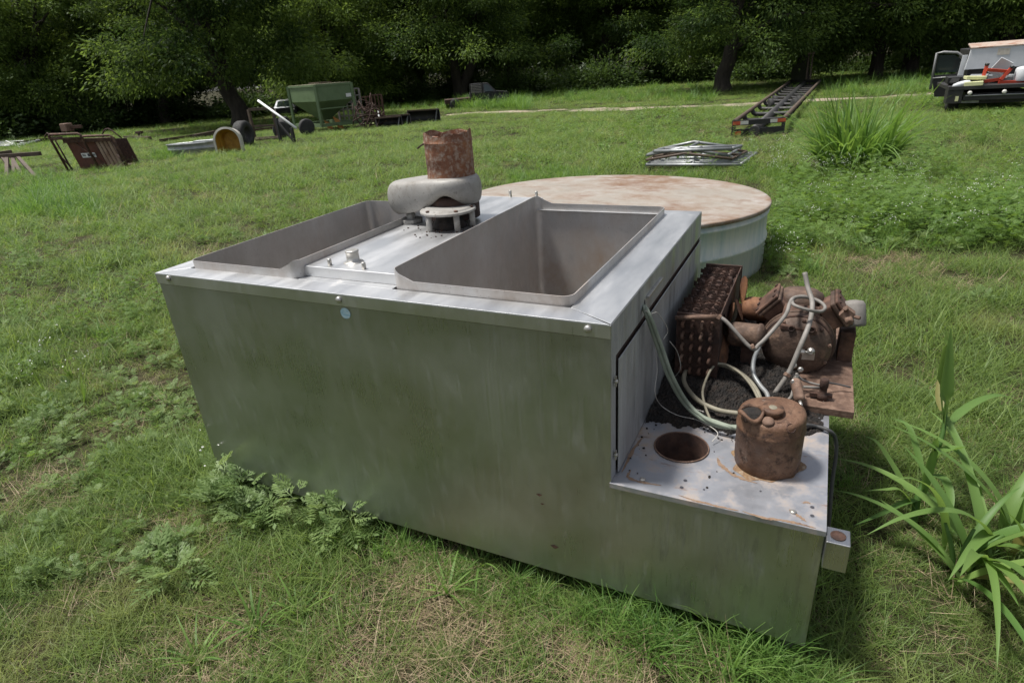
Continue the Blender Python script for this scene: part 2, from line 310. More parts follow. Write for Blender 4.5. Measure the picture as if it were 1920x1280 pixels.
def np_mesh(name, V, Q, mat, tint=None):
    """fast mesh from arrays of vertices and quads (or triangles)"""
    me = bpy.data.meshes.new(name); V = np.asarray(V, np.float32); Q = np.asarray(Q, np.int32); k = Q.shape[1]
    me.vertices.add(len(V)); me.vertices.foreach_set('co', V.ravel()); me.loops.add(Q.size); me.loops.foreach_set('vertex_index', Q.ravel())
    me.polygons.add(len(Q)); me.polygons.foreach_set('loop_start', np.arange(0, Q.size, k, dtype=np.int32)); me.polygons.foreach_set('loop_total', np.full(len(Q), k, np.int32))
    me.update(calc_edges=True)
    if tint is not None: a = me.attributes.new('tint', 'FLOAT', 'POINT'); a.data.foreach_set('value', np.asarray(tint, np.float32))
    me.materials.append(M_[mat]); return me

# ------------------------------------------------------------------ the setting: ground and dirt track
def ring_axis():
    a = [0.0]; st = .5
    while a[-1] < 420: a.append(a[-1]+st); st *= 1.09
    return np.array([-k for k in a[:0:-1]]+a)
_ax = ring_axis(); _gx, _gy = np.meshgrid(_ax+0., _ax+2.)
_V = np.c_[_gx.ravel(), _gy.ravel(), ground_z(_gx.ravel(), _gy.ravel())]; _n = len(_ax)
_i = np.arange((_n-1)*_n).reshape(_n-1, _n)[:, :-1].ravel()
gm = np_mesh('ground', _V, np.c_[_i, _i+1, _i+_n+1, _i+_n], 'soil'); go = bpy.data.objects.new('ground', gm); COL.objects.link(go); tag(go, kind='structure')
TRACK = [(700, 232), (800, 222), (870, 214), (960, 210), (1050, 208), (1150, 206), (1240, 202), (1340, 199), (1450, 193), (1560, 187), (1700, 180), (1850, 172)]
tc_ = smooth_path([G(x, y) for x, y in TRACK], 8)
mb = MB(); vs_ = []
for k, P in enumerate(tc_):
    d = tc_[min(k+1, len(tc_)-1)]-tc_[max(k-1, 0)]; d[2] = 0; d /= np.linalg.norm(d); nrm = np.array([-d[1], d[0], 0])
    hw = .85+.16*math.sin(k*.9)+.12*math.sin(k*2.3)
    for s_ in (-1, -.4, .4, 1):
        q = P+nrm*s_*hw; q[2] = ground_z(q[0], q[1])+.012; vs_.append(q)
mb.add(vs_, [(4*k+j, 4*k+4+j, 4*k+5+j, 4*k+1+j) for k in range(len(tc_)-1) for j in range(3)])
tag(mb.build('dirt_track', 'path'), kind='structure')
PATHPTS = np.array([[p[0], p[1]] for p in tc_])

# ------------------------------------------------------------------ the stainless steel tank
ZT, LIP, W, D, WS, ZS, ZB = 1.016, .040, 1.8106, 1.3233, 2.3816, .509, .09
tank = thing('stainless_tank', 'large weathered stainless steel twin tub tank with a low shelf at its right end', 'tank', (0, 0, 0))
f = MB(); f.plate([(0.012, 0, ZB), (WS, 0, ZB), (WS, 0, ZS-.004), (W+.001, 0, ZS-.004), (W+.001, 0, ZT-.008), (0, 0, ZT-.008), (0, 0, ZB+.02)], (0, .004, 0))
front = f.build('front_panel', 'steel_front', tank, .0015)
MB().box((-.001, -.0065, ZT-LIP), (W+.0022, -.0012, ZT)).build('front_lip', 'steel_lip', tank, .001)
MB().box((.004, -.0011, ZT-LIP-.003), (W-.002, -.0003, ZT-.01)).build('lip_shadow_line', 'rust_dark', tank)  # dark strip standing in for the shadow line below the lip
for px, py in ((316, 522), (635, 562), (1102, 617)):
    P = PY(px, py, -.007); MB().lathe([(.011, 0), (.011, .003), (.008, .006), (.002, .0075)], P, (0, -1, 0), 14).build('screw', 'bolt', tank)
P = PY(648, 587, -.0006); MB().lathe([(.0001, .001), (.019, .001), (.019, 0)], (0, 0, 0), (0, -1, 0), 24)
_s = MB(); _s.add([(P[0]+.024*math.cos(a)*.86, -.0016, P[2]+.019*math.sin(a)) for a in np.linspace(0, 2*math.pi, 24, endpoint=False)], [tuple(range(24))])
_s.build('sticker', 'sticker', front)
for px, py, rr in ((1040, 1024, .013), (1011, 927, .009), (1017, 944, .006)):
    P = PY(px, py, 0); _s = MB(); _s.add([(P[0]+rr*(1+.3*math.sin(3*a))*math.cos(a), -.0012, P[2]+.5*rr*(1+.2*math.cos(4*a))*math.sin(a)) for a in np.linspace(0, 2*math.pi, 16, endpoint=False)], [tuple(range(16))]); _s.build('rust_spot', 'rust', front)
# lid strips, mitred at the corners
TX0, TX1, TY0, TY1 = .092, 1.668, .082, 1.245
for nm, poly in (('lid_strip', [(0, -.0066), (W, -.0066), (TX1, TY0), (TX0, TY0)]), ('lid_strip', [(W+.0006, .0006), (W+.0006, D), (TX1, TY1), (TX1+.0003, TY0+.0006)]),
                 ('lid_strip', [(W, D+.0004), (0, D+.0004), (TX0, TY1+.0004), (TX1, TY1+.0004)]), ('lid_strip', [(-.0004, D), (-.0004, 0), (TX0-.0004, TY0), (TX0-.0004, TY1)])):
    MB().plate([(x, y, ZT) for x, y in poly], (0, 0, .0025)).build(nm, 'steel_top', tank, .0008)
# bridge deck between the tubs
ZD = ZT+.036; XL, XR = .645, 1.052
dk = MB(); dk.plate([(XL+.002, .122, ZD), (XR-.002, .122, ZD), (XR-.002, 1.345, ZD), (XL+.002, 1.345, ZD)], (0, 0, .003)); dk.box((XL+.002, .1195, ZT+.002), (XR-.002, .1218, ZD+.003)); dk.box((XL+.002, 1.3455, ZT-.05), (XR-.002, 1.348, ZD+.003))
dk.box((XL+.002, TY0, ZT), (XR-.002, .1190, ZT+.002)); dk.box((XL+.002, TY1, ZT-.002), (XR-.002, 1.345, ZT))
deck = dk.build('bridge_deck', 'steel_top', tank, .001)
def rrect(x0, x1, y0, y1, r, n=7):
    out = []
    for cx, cy, a0 in ((x1-r, y1-r, 0), (x0+r, y1-r, 90), (x0+r, y0+r, 180), (x1-r, y0+r, 270)):
        for k in range(n): a = R(a0+90*k/(n-1)); out.append((cx+r*math.cos(a), cy+r*math.sin(a)))
    res = []
    for i, p in enumerate(out):
        res.append(p); q = out[(i+1) % len(out)]; d = math.dist(p, q)
        if d > .2: res += [(p[0]+(q[0]-p[0])*t, p[1]+(q[1]-p[1])*t) for t in (.05/d, .12/d, .5, 1-.12/d, 1-.05/d)]
    return res
def tub(x0, x1, y0, y1, xdiv):
    def rz(x): return ZT+.032+.034*max(0, min(1, 1-(abs(x-xdiv)-.012)/.05))
    def ring(off, zf): return [(x, y, zf(x) if callable(zf) else zf) for x, y in rrect(x0+off, x1-off, y0+off, y1-off, max(.006, .034-off))]
    m = MB(); m.loops([ring(0, ZT-.006), ring(0, rz), ring(.0032, lambda x: rz(x)), ring(.0034, ZT-.01), ring(.008, .42), ring(.02, .33), ring(.07, .30)], True, False, True)
    o = m.build('tub', 'steel_tub', tank); md = o.modifiers.new('e', 'EDGE_SPLIT'); md.split_angle = R(50); return o
tub(TX0, XL+.004, TY0, 1.20, XL); tub(XR-.002, TX1+.002, TY0+.004, 1.262, XR)
# studs and filler cap on the deck
for px, py, h in ((957, 369, .03), (1006, 371, .03), (619, 497, .022), (683, 504, .022)):
    P = PZ(px, py, ZD+.003); MB().lathe([(.0075, -.004), (.0075, h), (.006, h+.002)], (P[0], P[1], ZD+.003), (0, 0, 1), 12).build('stud', 'bolt', deck)
P = PZ(663, 491, ZD+.003); MB().lathe([(.036, 0), (.034, .002), (.0225, .004), (.0225, .036), (.024, .037), (.024, .042), (.021, .044)], (P[0], P[1], ZD+.003), (0, 0, 1), 22).build('filler_cap', 'bolt', deck)
# side skirt, side body, access panel
MB().box((W-.0006, .001, .908), (W+.0022, D, ZT-.0004)).build('side_skirt', 'steel_side', tank, .001)
MB().box((W-.006, .0045, ZS), (W-.003, D, .905)).build('side_wall', 'rust_dark', tank)
MB().box((W-.0028, .0045, ZS+.001), (W-.0004, .05, .9045)).build('side_flange', 'steel_side', tank)
MB().box((W+.005, .052, ZS+.006), (W+.0085, D-.01, .893)).build('access_panel', 'steel_side', tank, .001)
MB().box((W+.0024, .365, .958), (W+.012, .56, .966)).build('handle_strip', 'bolt', tank, .001)
_h = MB(); _h.add([(W+.0028, .345+.011*math.cos(a), .940+.022*math.sin(a)) for a in np.linspace(0, 2*math.pi, 16, endpoint=False)], [tuple(range(16))]); _h.build('hose_hole', 'ink', tank)
for py in (717, 855):
    P = PX(1149, py, W); q = MB(); q.lathe([(.006, 0), (.006, .01), (.003, .012)], (W, P[1]+.01, P[2]), (1, 0, 0), 10); q.box((W+.004, P[1]+.006, P[2]-.016), (W+.008, P[1]+.014, P[2]+.016)); q.build('wing_screw', 'bolt', tank)
# remaining body walls
b = MB(); b.box((0, .005, ZB+.02), (.003, D, ZT-.001)); b.build('end_wall', 'steel_side', tank)
MB().box((.003, D-.003, ZB), (W, D, ZT-.001)).build('back_wall', 'steel_side', tank)
MB().box((.01, .006, ZB+.003), (WS-.004, D-.004, ZB+.006)).build('floor_plate', 'steel_side', tank)
MB().box((WS-.003, .0045, ZB), (WS, D, ZS-.005)).build('shelf_end_wall', 'steel_side', tank)
MB().box((W, D-.003, ZB), (WS-.004, D, ZS-.005)).build('shelf_back_wall', 'steel_side', tank)
# shelf top with its round hole
HC, HR = np.array([1.965, .252]), .083
def rect_hit(a, x0, x1, y0, y1):
    c, s = math.cos(a), math.sin(a); t = min([((x1 if c > 0 else x0)-HC[0])/c if abs(c) > 1e-6 else 9, ((y1 if s > 0 else y0)-HC[1])/s if abs(s) > 1e-6 else 9]); return (HC[0]+c*t, HC[1]+s*t)
x0, x1, y0, y1 = W-.003, WS+.002, -.003, .488
angs = sorted(list(np.linspace(0, 2*math.pi, 40, endpoint=False)+.01)+[math.atan2(yy-HC[1], xx-HC[0]) % (2*math.pi) for xx in (x0, x1) for yy in (y0, y1)])
sh = MB(); inner = [(HC[0]+HR*math.cos(a), HC[1]+HR*math.sin(a)) for a in angs]; outer = [rect_hit(a, x0, x1, y0, y1) for a in angs]
sh.loops([[(x, y, ZS) for x, y in inner], [(x, y, ZS) for x, y in outer], [(x, y, ZS-.016) for x, y in outer]], False)
shelf = sh.build('shelf_plate', 'steel_shelf', tank)
MB().box((W-.003, .491, ZS-.003), (WS+.002, D+.002, ZS-.0005)).build('shelf_plate', 'steel_shelf', tank)
c = MB(); c.lathe([(HR+.001, .0035), (HR-.002, .0042), (HR-.003, .002), (HR-.003, -.16), (.001, -.165)], (HC[0], HC[1], ZS), (0, 0, 1), 40, True, True); c.build('round_opening', 'rust_dark', shelf)
MB().tube([(HC[0]+(HR+.0005)*math.cos(a), HC[1]+(HR+.0005)*math.sin(a), ZS+.003) for a in np.linspace(0, 2*math.pi, 49)], .0026, 6).build('opening_rim', 'pale_rust', shelf)
for px, py in ((1205, 899), (1487, 960)):
    P = PZ(px, py, ZS); MB().lathe([(.009, 0), (.009, .003), (.005, .006)], P, (0, 0, 1), 12).build('bolt', 'bolt', shelf)
for px, py in ((1285, 900), (1278, 913), (1523, 950), (1523, 966), (1320, 917), (1426, 920)):
    P = PZ(px, py, ZS+.0012); rr = .0055 if px != 1320 and px != 1426 else .003; _s = MB(); _s.add([(P[0]+rr*math.cos(a), P[1]+rr*math.sin(a), ZS+.0012) for a in np.linspace(0, 2*math.pi, 12, endpoint=False)], [tuple(range(12))]); _s.build('bolt_hole', 'ink', shelf)
M_['stain'] = surf('brown_rust_streak', [(.10, .052, .030), (.22, .15, .10), (.16, .09, .05)], 60, (.7, .9), 0, .2)
for pts, wd in (([(1272, 928), (1310, 940), (1360, 952), (1385, 957)], .006), ([(1392, 958), (1430, 970), (1468, 975), (1500, 982), (1530, 990)], .007), ([(1480, 955), (1495, 965), (1512, 978)], .008), ([(1183, 880), (1178, 894), (1200, 903), (1240, 910)], .007), ([(1505, 943), (1512, 941), (1520, 944)], .005), ([(1166, 885), (1186, 845), (1206, 818)], .008), ([(1345, 858), (1352, 872), (1380, 892), (1420, 906)], .009)):
    Q_ = smooth_path([PZ(x, y, ZS) for x, y in pts], 8); n_ = len(Q_); sm_ = MB(); vv = []
    for i, p in enumerate(Q_):
        d = Q_[min(i+1, n_-1)]-Q_[max(i-1, 0)]; d /= np.linalg.norm(d); nr_ = np.array([-d[1], d[0], 0]); k_ = wd*math.sin(math.pi*(i+.5)/n_)**.6*random.uniform(.35, 1.0); vv += [p+nr_*k_+np.array([0, 0, .0007]), p-nr_*wd*math.sin(math.pi*(i+.5)/n_)**.6*random.uniform(.35, 1.0)+np.array([0, 0, .0007])]
    sm_.add(vv, [(2*i, 2*i+1, 2*i+3, 2*i+2) for i in range(n_-1)]); sm_.build('rust_streak', 'stain', shelf)
br = MB(); br.box((WS+.003, -.028, .412), (WS+.058, .034, .5)); bracket = br.build('corner_bracket', 'steel_front', tank, .002)
_s = MB(); _s.lathe([(.017, .0), (.0185, .002), (.0165, .0022), (.016, .0008), (.0001, .0008)], (WS+.030, .003, .5), (0, 0, 1), 22, True, True); _s.build('bracket_hole', 'rust_dark', bracket)
for px, py, yy in ((845, 1030, .12), (1470, 1215, .07)):
    P = PZ(px, py, .02); MB().lathe([(.034, 0), (.034, .02), (.026, .025), (.026, .085)], (P[0], yy, ground_z(P[0], yy)-.004), (0, 0, 1), 16).build('foot', 'hose_grey', tank)
for x, y in ((.15, .12), (.15, 1.2), (1.3, 1.2), (2.2, 1.2)): MB().lathe([(.034, 0), (.034, .02), (.026, .025), (.026, .085)], (x, y, ground_z(x, y)-.004), (0, 0, 1), 14).build('foot', 'bolt', tank)

# ------------------------------------------------------------------ motor and blower housing on the deck
motor = thing('blower_motor', 'rusty cylindrical motor on a pale cast blower housing bolted to the tank deck', 'motor', (.88, .76, ZD+.003))
ZF = ZD+.068
MB().lathe([(.112, 0), (.116, .002), (.116, .010), (.112, .012), (.098, .0125), (.097, .017), (.085, .018)], (.885, .735, ZF), (0, 0, 1), 40).build('flange', 'cast_grey', motor)
for a in (20, 95, 170, 245, 320):
    x, y = .885+.098*math.cos(R(a)), .735+.098*math.sin(R(a)); MB().tube([(x, y, ZD+.001), (x, y, ZF+.001)], .0125, 12).build('post', 'cast_grey', motor)
    MB().lathe([(.009, 0), (.009, .005), (.005, .007)], (x, y, ZF+.0125), (0, 0, 1), 6, False).build('bolt', 'rust', motor)
MB().lathe([(.07, 0), (.075, .004), (.06, .03), (.045, .06)], (.885, .735, ZD+.001), (0, 0, 1), 24).build('shaft_base', 'muck', motor)
VC = np.array([.852, .835])
def vol_r(a):                                          # plan outline: a disc with a lobe swelling to the left
    d = math.atan2(math.sin(a-math.pi*1.02), math.cos(a-math.pi*1.02)); return .128+.185*math.exp(-(d/.62)**2)
def vol_zb(a):
    d1 = math.atan2(math.sin(a-R(285)), math.cos(a-R(285))); d2 = math.atan2(math.sin(a-R(185)), math.cos(a-R(185)))
    return ZD+.080+.050*math.exp(-(d1/.55)**2)-.046*math.exp(-(d2/.7)**2)
N_ = 72; A_ = [2*math.pi*k/N_ for k in range(N_)]; ZV = ZD+.195
def vring(sc_, z): return [(VC[0]+vol_r(a)*sc_*math.cos(a), VC[1]+vol_r(a)*sc_*math.sin(a), z(a)) for a in A_]
tilt = lambda a: -.018*max(0, -math.cos(a))*vol_r(a)/.31
PH = [R(-75+165*k/9) for k in range(10)]
def prof_ring(ph):
    def z(a): zb_, zt_ = vol_zb(a), ZV+tilt(a); return (zb_+zt_)/2+(zt_-zb_)/2*math.sin(ph)
    return vring(.80+.20*math.cos(ph)**.75 if math.cos(ph) > 0 else .80, z)
v = MB(); v.loops([vring(.30, lambda a: vol_zb(a)+.035), vring(.70, lambda a: vol_zb(a)+.028), vring(.80, lambda a: vol_zb(a)+.006)]+[prof_ring(ph) for ph in PH]+[vring(.55, lambda a: ZV+.004+tilt(a)), vring(.3, lambda a: ZV+.006+tilt(a))], True, True, True)
v.build('blower_housing', 'cast_grey', motor)
CC = (.848, .85)
MB().lathe([(.03, .02), (.112, .022), (.112, .10), (.1, .12)], (VC[0], VC[1], ZD), (0, 0, 1), 36).build('arch_shade_drum', 'rust_dark', motor)  # dark drum added so the inside of the housing arch reads as shade
cb = MB(); prof = []
rings = []
for z, r in ((ZV-.02, .104), (ZV+.008, .100), (ZV+.05, .0995), (ZV+.053, .1005), (ZV+.10, .1), (ZV+.135, .1005), (ZV+.139, .103), (ZV+.144, .1005)):
    rings.append([(CC[0]+r*math.cos(a), CC[1]+r*math.sin(a), z) for a in np.linspace(0, 2*math.pi, 48, endpoint=False)])
def notch(a): return .010*max(0, math.sin(3*a+.6))**3+.020*math.exp(-((math.atan2(math.sin(a-R(275)), math.cos(a-R(275))))/.20)**2)+.003*math.sin(7*a)
for r, dz, kn in ((.099, .172, 1), (.0965, .174, 1), (.094, .170, 1), (.092, .150, .2), (.05, .146, 0)):
    rings.append([(CC[0]+r*math.cos(a), CC[1]+r*math.sin(a), ZV+dz-kn*notch(a)) for a in np.linspace(0, 2*math.pi, 48, endpoint=False)])
    rings.append([(CC[0]+r*math.cos(a), CC[1]+r*math.sin(a), ZV+dz+(.006*math.sin(2*a+1)+.005*math.sin(5*a) if r > .05 else -.004)-(.014 if (r > .08 and abs(math.atan2(math.sin(a-R(300)), math.cos(a-R(300)))) < .22) else 0)) for a in np.linspace(0, 2*math.pi, 48, endpoint=False)])
cb.loops(rings, True, False, True); o_ = cb.build('motor_can', 'rust_speck', motor); md = o_.modifiers.new('e', 'EDGE_SPLIT'); md.split_angle = R(40)
MB().tube([(CC[0]-.095, CC[1]-.03, ZV+.135), (CC[0]-.112, CC[1]-.04, ZV+.125), (CC[0]-.122, CC[1]-.05, ZV+.115)], .004, 6).build('clip', 'rust_dark', motor)
P = PZ(772, 418, ZD); MB().lathe([(.048, .004), (.05, .008), (.05, .02), (.02, .022), (.02, .04), (.014, .048)], (P[0], P[1], ZD), (0, 0, 1), 8, False).build('hand_nut', 'cast_grey', motor)
g = MB()
for k in range(60):
    a, r = random.uniform(0, 6.28), random.uniform(.03, .17); s_ = random.uniform(.002, .006); x, y = .87+r*math.cos(a), .68+r*.8*math.sin(a)
    if XL+.01 < x < XR-.01: g.lathe([(s_*.6, 0), (s_, s_*.5), (s_*.4, s_)], (x, y, ZD+.003), (random.uniform(-.2, .2), random.uniform(-.2, .2), 1), 5)
g = solo(g, 'rust_crumbs', 'rust_dark', 'dark rust crumbs scattered on the deck under the blower', 'debris', kind='stuff')

# ------------------------------------------------------------------ rusty canister on the shelf
CX, CY = 2.216, .258
can = thing('rusty_canister', 'brown rusted cylinder with a broken domed top standing on the steel shelf', 'canister', (CX, CY, ZS))
k_ = MB(); rings = []
for z, r in ((.001, .088), (.004, .0905), (.022, .0905), (.026, .0925), (.125, .0935), (.128, .0955), (.138, .0955), (.141, .0935), (.165, .0925), (.176, .088), (.182, .076)):
    rings.append([(CX+r*math.cos(a), CY+r*math.sin(a), ZS+z+(.012*max(0, math.cos(a-R(20))) if z > .15 else 0)) for a in np.linspace(0, 2*math.pi, 44, endpoint=False)])
for r, dz in ((.05, .186), (.02, .187)): rings.append([(CX+r*math.cos(a), CY+r*math.sin(a), ZS+dz+.006*math.cos(a-R(20))) for a in np.linspace(0, 2*math.pi, 44, endpoint=False)])
k_.loops(rings, True, True, True); k_.build('drum', 'rust_can', can)
P = PZ(1449, 768, ZS+.20); MB().lathe([(.030, -.012), (.031, .004), (.029, .008), (.015, .0085)], P, (.05, -.05, 1), 24).build('cap', 'rust_can', can)
MB().lathe([(.013, 0), (.010, .002), (.001, .002)], P+np.array([0, 0, .0075]), (.05, -.05, 1), 16).build('cap_seal', 'hose_tan', can)
P = PZ(1409, 772, ZS+.195); pts = [P+np.array([.030*math.cos(a)*1.05, .040*math.sin(a), .006*math.sin(2*a+.5)+.004*math.cos(3*a)]) for a in np.linspace(0, 2*math.pi, 25)]
MB().tube(pts, [.006+.0015*math.sin(i) for i in range(25)], 8, False).build('torn_collar', 'rust_can', can)
_s = MB(); _s.add([p-np.array([0, 0, .001]) for p in pts[:-1]], [tuple(range(24))]); _s.build('torn_opening', 'muck', can)
for px, py, r_ in ((1462, 801, .0125), (1482, 803, .012), (1402, 786, .010)):
    P = PZ(px, py, ZS+.172); d = (P-np.array([CX, CY, ZS+.1])); d /= np.linalg.norm(d)
    MB().lathe([(r_*1.15, -.01), (r_*1.2, .003), (r_, .005), (r_*.8, -.004), (.0005, -.006)], P, d, 16, True, True).build('pit', 'rust_dark', can)
P = PZ(1440, 790, ZS+.185); MB().lathe([(.017, -.006), (.017, .003), (.012, .006), (.002, .004)], P, (0, -.3, 1), 16).build('boss', 'pale_rust', can)
st = MB(); st.add([(CX+(.098+.012*math.sin(3*a+1)+.008*math.sin(7*a))*math.cos(a)-.004, CY+(.098+.010*math.sin(2*a)+.006*math.sin(9*a))*math.sin(a)-.004, ZS+.0010) for a in np.linspace(0, 2*math.pi, 60, endpoint=False)], [tuple(range(60))])
st.build('rust_stain', surf('yellow_rust_stain', [(.24, .16, .085), (.16, .09, .045), (.32, .26, .19)], 40, (.7, .9), 0, .2), shelf)

# ------------------------------------------------------------------ black muck on the rear of the shelf
nx, ny = 130, 190; xs = np.linspace(W+.012, WS-.002, nx); ys = np.linspace(.34, D-.02, ny); X, Y = np.meshgrid(xs, ys)
def wob(x, y, s): return np.sin(x*s+1.1)*np.sin(y*s*1.3+.4)+.6*np.sin(x*s*2.3+y*s*1.7)+.4*np.sin(x*s*5.1-y*s*4.3+2)
edge = .375+.03*wob(X, Y*0, 22)*.6+np.clip((X-2.05), 0, 1)*.30+.006*np.sin(X*61+1)
H = np.clip((Y-edge)*1.1, -.012, .02)+.026*np.clip((Y-.56)/.05, 0, 1)*np.clip((2.30+.02*np.sin(Y*30)-X)/.05, 0, 1)+.004*wob(X, Y, 40)+.003*RNG.standard_normal(X.shape); H *= np.clip((WS-.01-X)/.12, .0, 1)**.3; H = np.where(X > 2.30, H-.006, H)
mu = MB(); mu.add(np.c_[X.ravel(), Y.ravel(), ZS-.001+H.ravel()], [(j*nx+i, j*nx+i+1, (j+1)*nx+i+1, (j+1)*nx+i) for j in range(ny-1) for i in range(nx-1)], False)
solo(mu, 'rotted_leaf_muck', 'muck', 'black rotted leaf muck covering the rear of the steel shelf', 'muck', kind='stuff')
g = MB()
for k in range(120):
    x = random.uniform(W+.02, 2.30); y = random.gauss(.42, .04) if k < 95 else random.uniform(.06, .4)
    if k >= 95: x = random.choice([W+.02+abs(random.gauss(0, .02)), 2.10+random.gauss(0, .03)])
    if math.dist((x, y), HC) < HR+.006 or math.dist((x, y), (CX, CY)) < .095 or y < .03: continue
    s_ = random.uniform(.0015, .005); g.lathe([(s_*.5, -.001), (s_, s_*.4), (s_*.7, s_*.9), (s_*.2, s_*1.1)], (x, y, ZS), (random.uniform(-.4, .4), random.uniform(-.4, .4), 1), 5)
solo(g, 'muck_crumbs', 'muck', 'dark crumbs of dirt strewn over the shelf steel around the hole', 'debris', kind='stuff')

# ------------------------------------------------------------------ rusted condensing unit at the rear of the shelf
unit = thing('compressor_unit', 'heavily rusted compressor with finned condenser on a rusty base plate beside the tank', 'compressor', (2.2, .95, ZS))
ZP = ZS+.022
MB().box((1.86, .60, ZP-.004), (2.455, 1.34, ZP+.006)).box((1.86, .60, ZP-.02), (2.455, .606, ZP-.0042)).box((2.449, .607, ZP-.02), (2.455, 1.34, ZP-.0042)).build('base_plate', 'pale_rust', unit, .0015)
cond = None
cm = MB(); cx0, cx1, cy0, cy1, cz0, cz1 = 1.852, 2.005, .668, 1.272, ZP+.012, .795
cm.box((cx0+.004, cy0+.012, cz0+.002), (cx1-.012, cy1-.012, cz1-.022)); cond = cm.build('condenser_core', 'rust_dark', unit)
for y in (cy0, cy1): MB().box((cx0, y, cz0), (cx1, y+.010, cz1+.004)).build('end_plate', 'rust_dark', cond, .001)
MB().box((cx1-.008, cy0+.011, cz0+.004), (cx1-.004, cy1-.001, cz1-.001)).build('shroud_plate', 'rust_dark', cond)
for i in range(4):                                      # four rough rows of crumbling fins with the tube between
    x = cx0+.018+i*.033; pts = [(x+.003*math.sin(k*1.3+i), cy0+.013+k*(cy1-cy0-.026)/30, cz1-.022+.006*random.random()) for k in range(31)]
    MB().tube(pts, [.0128+.002*random.random() for _ in range(31)], 9).build('fin_row', 'rust_dark', cond)
fn = MB()
for i in range(4):
    for k in range(150):
        x = cx0+.018+i*.033+random.gauss(0, .010); y = random.uniform(cy0+.015, cy1-.012); h = random.uniform(.004, .012)
        fn.box((x-.006, y, cz1-.022), (x+.006, y+.0012, cz1-.010+h), None)
o = fn.build('fin_scraps', 'rust_dark', cond); o['kind'] = 'stuff'
for j in range(5):
    for i in range(4):
        x, z = cx0+.026+i*.033, cz1-.034-j*.046
        if z < cz0+.03: continue
        MB().tube([(x, cy0-.001, z+.011), (x-.001, cy0-.014, z+.008), (x-.002, cy0-.018, z), (x-.001, cy0-.014, z-.008), (x, cy0-.001, z-.011)], .0062, 8, True, 3).build('return_bend', 'rust' if random.random() < .7 else 'pale_rust', cond)
# header and looping discharge pipe
hp = MB().tube([PY(1267, 596, .652), PY(1346, 594, .646)], .0092, 12); hp.build('header_pipe', 'pale_rust', unit)
lp = [PY(1345, 594, .646), PY(1362, 603, .64), PY(1408, 652, .62), PY(1424, 645, .63), PY(1443, 626, .66), PY(1473, 590, .74), PY(1481, 568, .80), PY(1490, 558, .86), PY(1512, 557, .90), PY(1536, 565, .90), PY(1547, 576, .86), PY(1538, 584, .80), PY(1512, 580, .76), PY(1488, 571, .78), PY(1488, 561, .86), PY(1505, 555, .93), PY(1530, 563, .98), PY(1556, 574, 1.02), PY(1590, 577, 1.04)]
MB().tube(lp, [.0068]*10+[.0058]*9, 10, True, 6).build('discharge_pipe', 'hose_grey', unit)
MB().tube([PY(1509, 511, .93), PY(1515, 540, .90), PY(1523, 568, .84), PY(1518, 605, .77), PY(1500, 650, .70), PY(1478, 700, .66), PY(1452, 738, .62)], .0085, 12, True, 6).build('suction_pipe', 'hose_grey', unit)
# crankcase with heads
KC = np.array([2.258, 1.0, .632]); KR = .124
comp = MB().lathe([(.001, -.175), (.05, -.172), (.095, -.16), (.116, -.135), (KR, -.10), (KR, .16), (.11, .19), (.03, .2)], KC, (0, 1, 0), 40, True).build('crankcase', 'rust_brown', unit)
MB().box((2.16, .90, ZP+.006), (2.355, 1.14, ZP+.06)).build('mount_foot', 'rust_dark', unit, .004)
def head(cdir, cpos, sx, sy, sz, parent):
    x, y, d = rot_to(cdir); yv = np.array([0, 1., 0]); xv = np.cross(yv, d); xv /= np.linalg.norm(xv); Mx = Matrix(((xv[0], 0, d[0], cpos[0]), (xv[1], 1, d[1], cpos[1]), (xv[2], 0, d[2], cpos[2]), (0, 0, 0, 1)))
    MB().box((-sx*.86, -sy*.86, -sz*2.4), (sx*.86, sy*.86, 0), Mx).build('cylinder_block', 'rust', unit, .006)
    h_ = MB().box((-sx, -sy, .001), (sx, sy, sz), Mx).build('cylinder_head', 'rust_brown', unit, .006)
    MB().box((-sx, -sy, sz+.001), (sx, sy, sz+.012), Mx).build('head_cover', 'rust', h_, .004)
    for a in (-.78, .78):
        for bb in (-.8, 0, .8):
            p = Mx @ Vector((sx*a, sy*bb, sz+.012)); MB().lathe([(.007, 0), (.007, .005), (.004, .006)], p, d, 6, False).build('head_bolt', 'rust_dark', h_)
head((-.75, -.05, .66), KC+np.array([-.105, -.01, .118]), .052, .075, .016, comp)
head((.80, -.05, .60), KC+np.array([.118, -.01, .112]), .052, .075, .02, comp)
tb = MB(); tb.lathe([(.09, -.04), (.085, .02), (.078, .04), (.06, .052), (.03, .056)], KC+np.array([-.01, .05, .105]), (0, .1, 1), 28); tb.build('top_dome', 'rust_brown', unit)
MB().plate([KC+np.array(p) for p in ((-.062, -.165, .072), (.055, -.165, .062), (.068, -.140, .058), (.06, -.06, .118), (-.06, -.06, .122), (-.07, -.14, .072))], (0, 0, .02)).build('port_flange', 'rust', unit, .004)
for px, py in ((1484, 616), (1522, 618)):
    P = PY(px, py, KC[1]-.168); MB().lathe([(.013, -.004), (.013, .004), (.008, .005), (.006, .001), (.0005, 0)], P, (0, -1, .1), 16, True, True).build('port_bolt', 'rust_dark', unit)
P = PY(1520, 658, KC[1]-.178); MB().lathe([(.014, 0), (.014, .010), (.008, .012), (.008, .02)], P, (0, -1, .1), 14).build('gauge_port', 'bolt', unit)
MB().tube([P+np.array([0, -.014, 0]), P+np.array([-.022, -.018, .002])], .0055, 8).lathe([(.0095, 0), (.0095, .014)], P+np.array([-.020, -.018, .002]), (-1, 0, .1), 6, False).build('sight_fitting', 'bolt', unit)
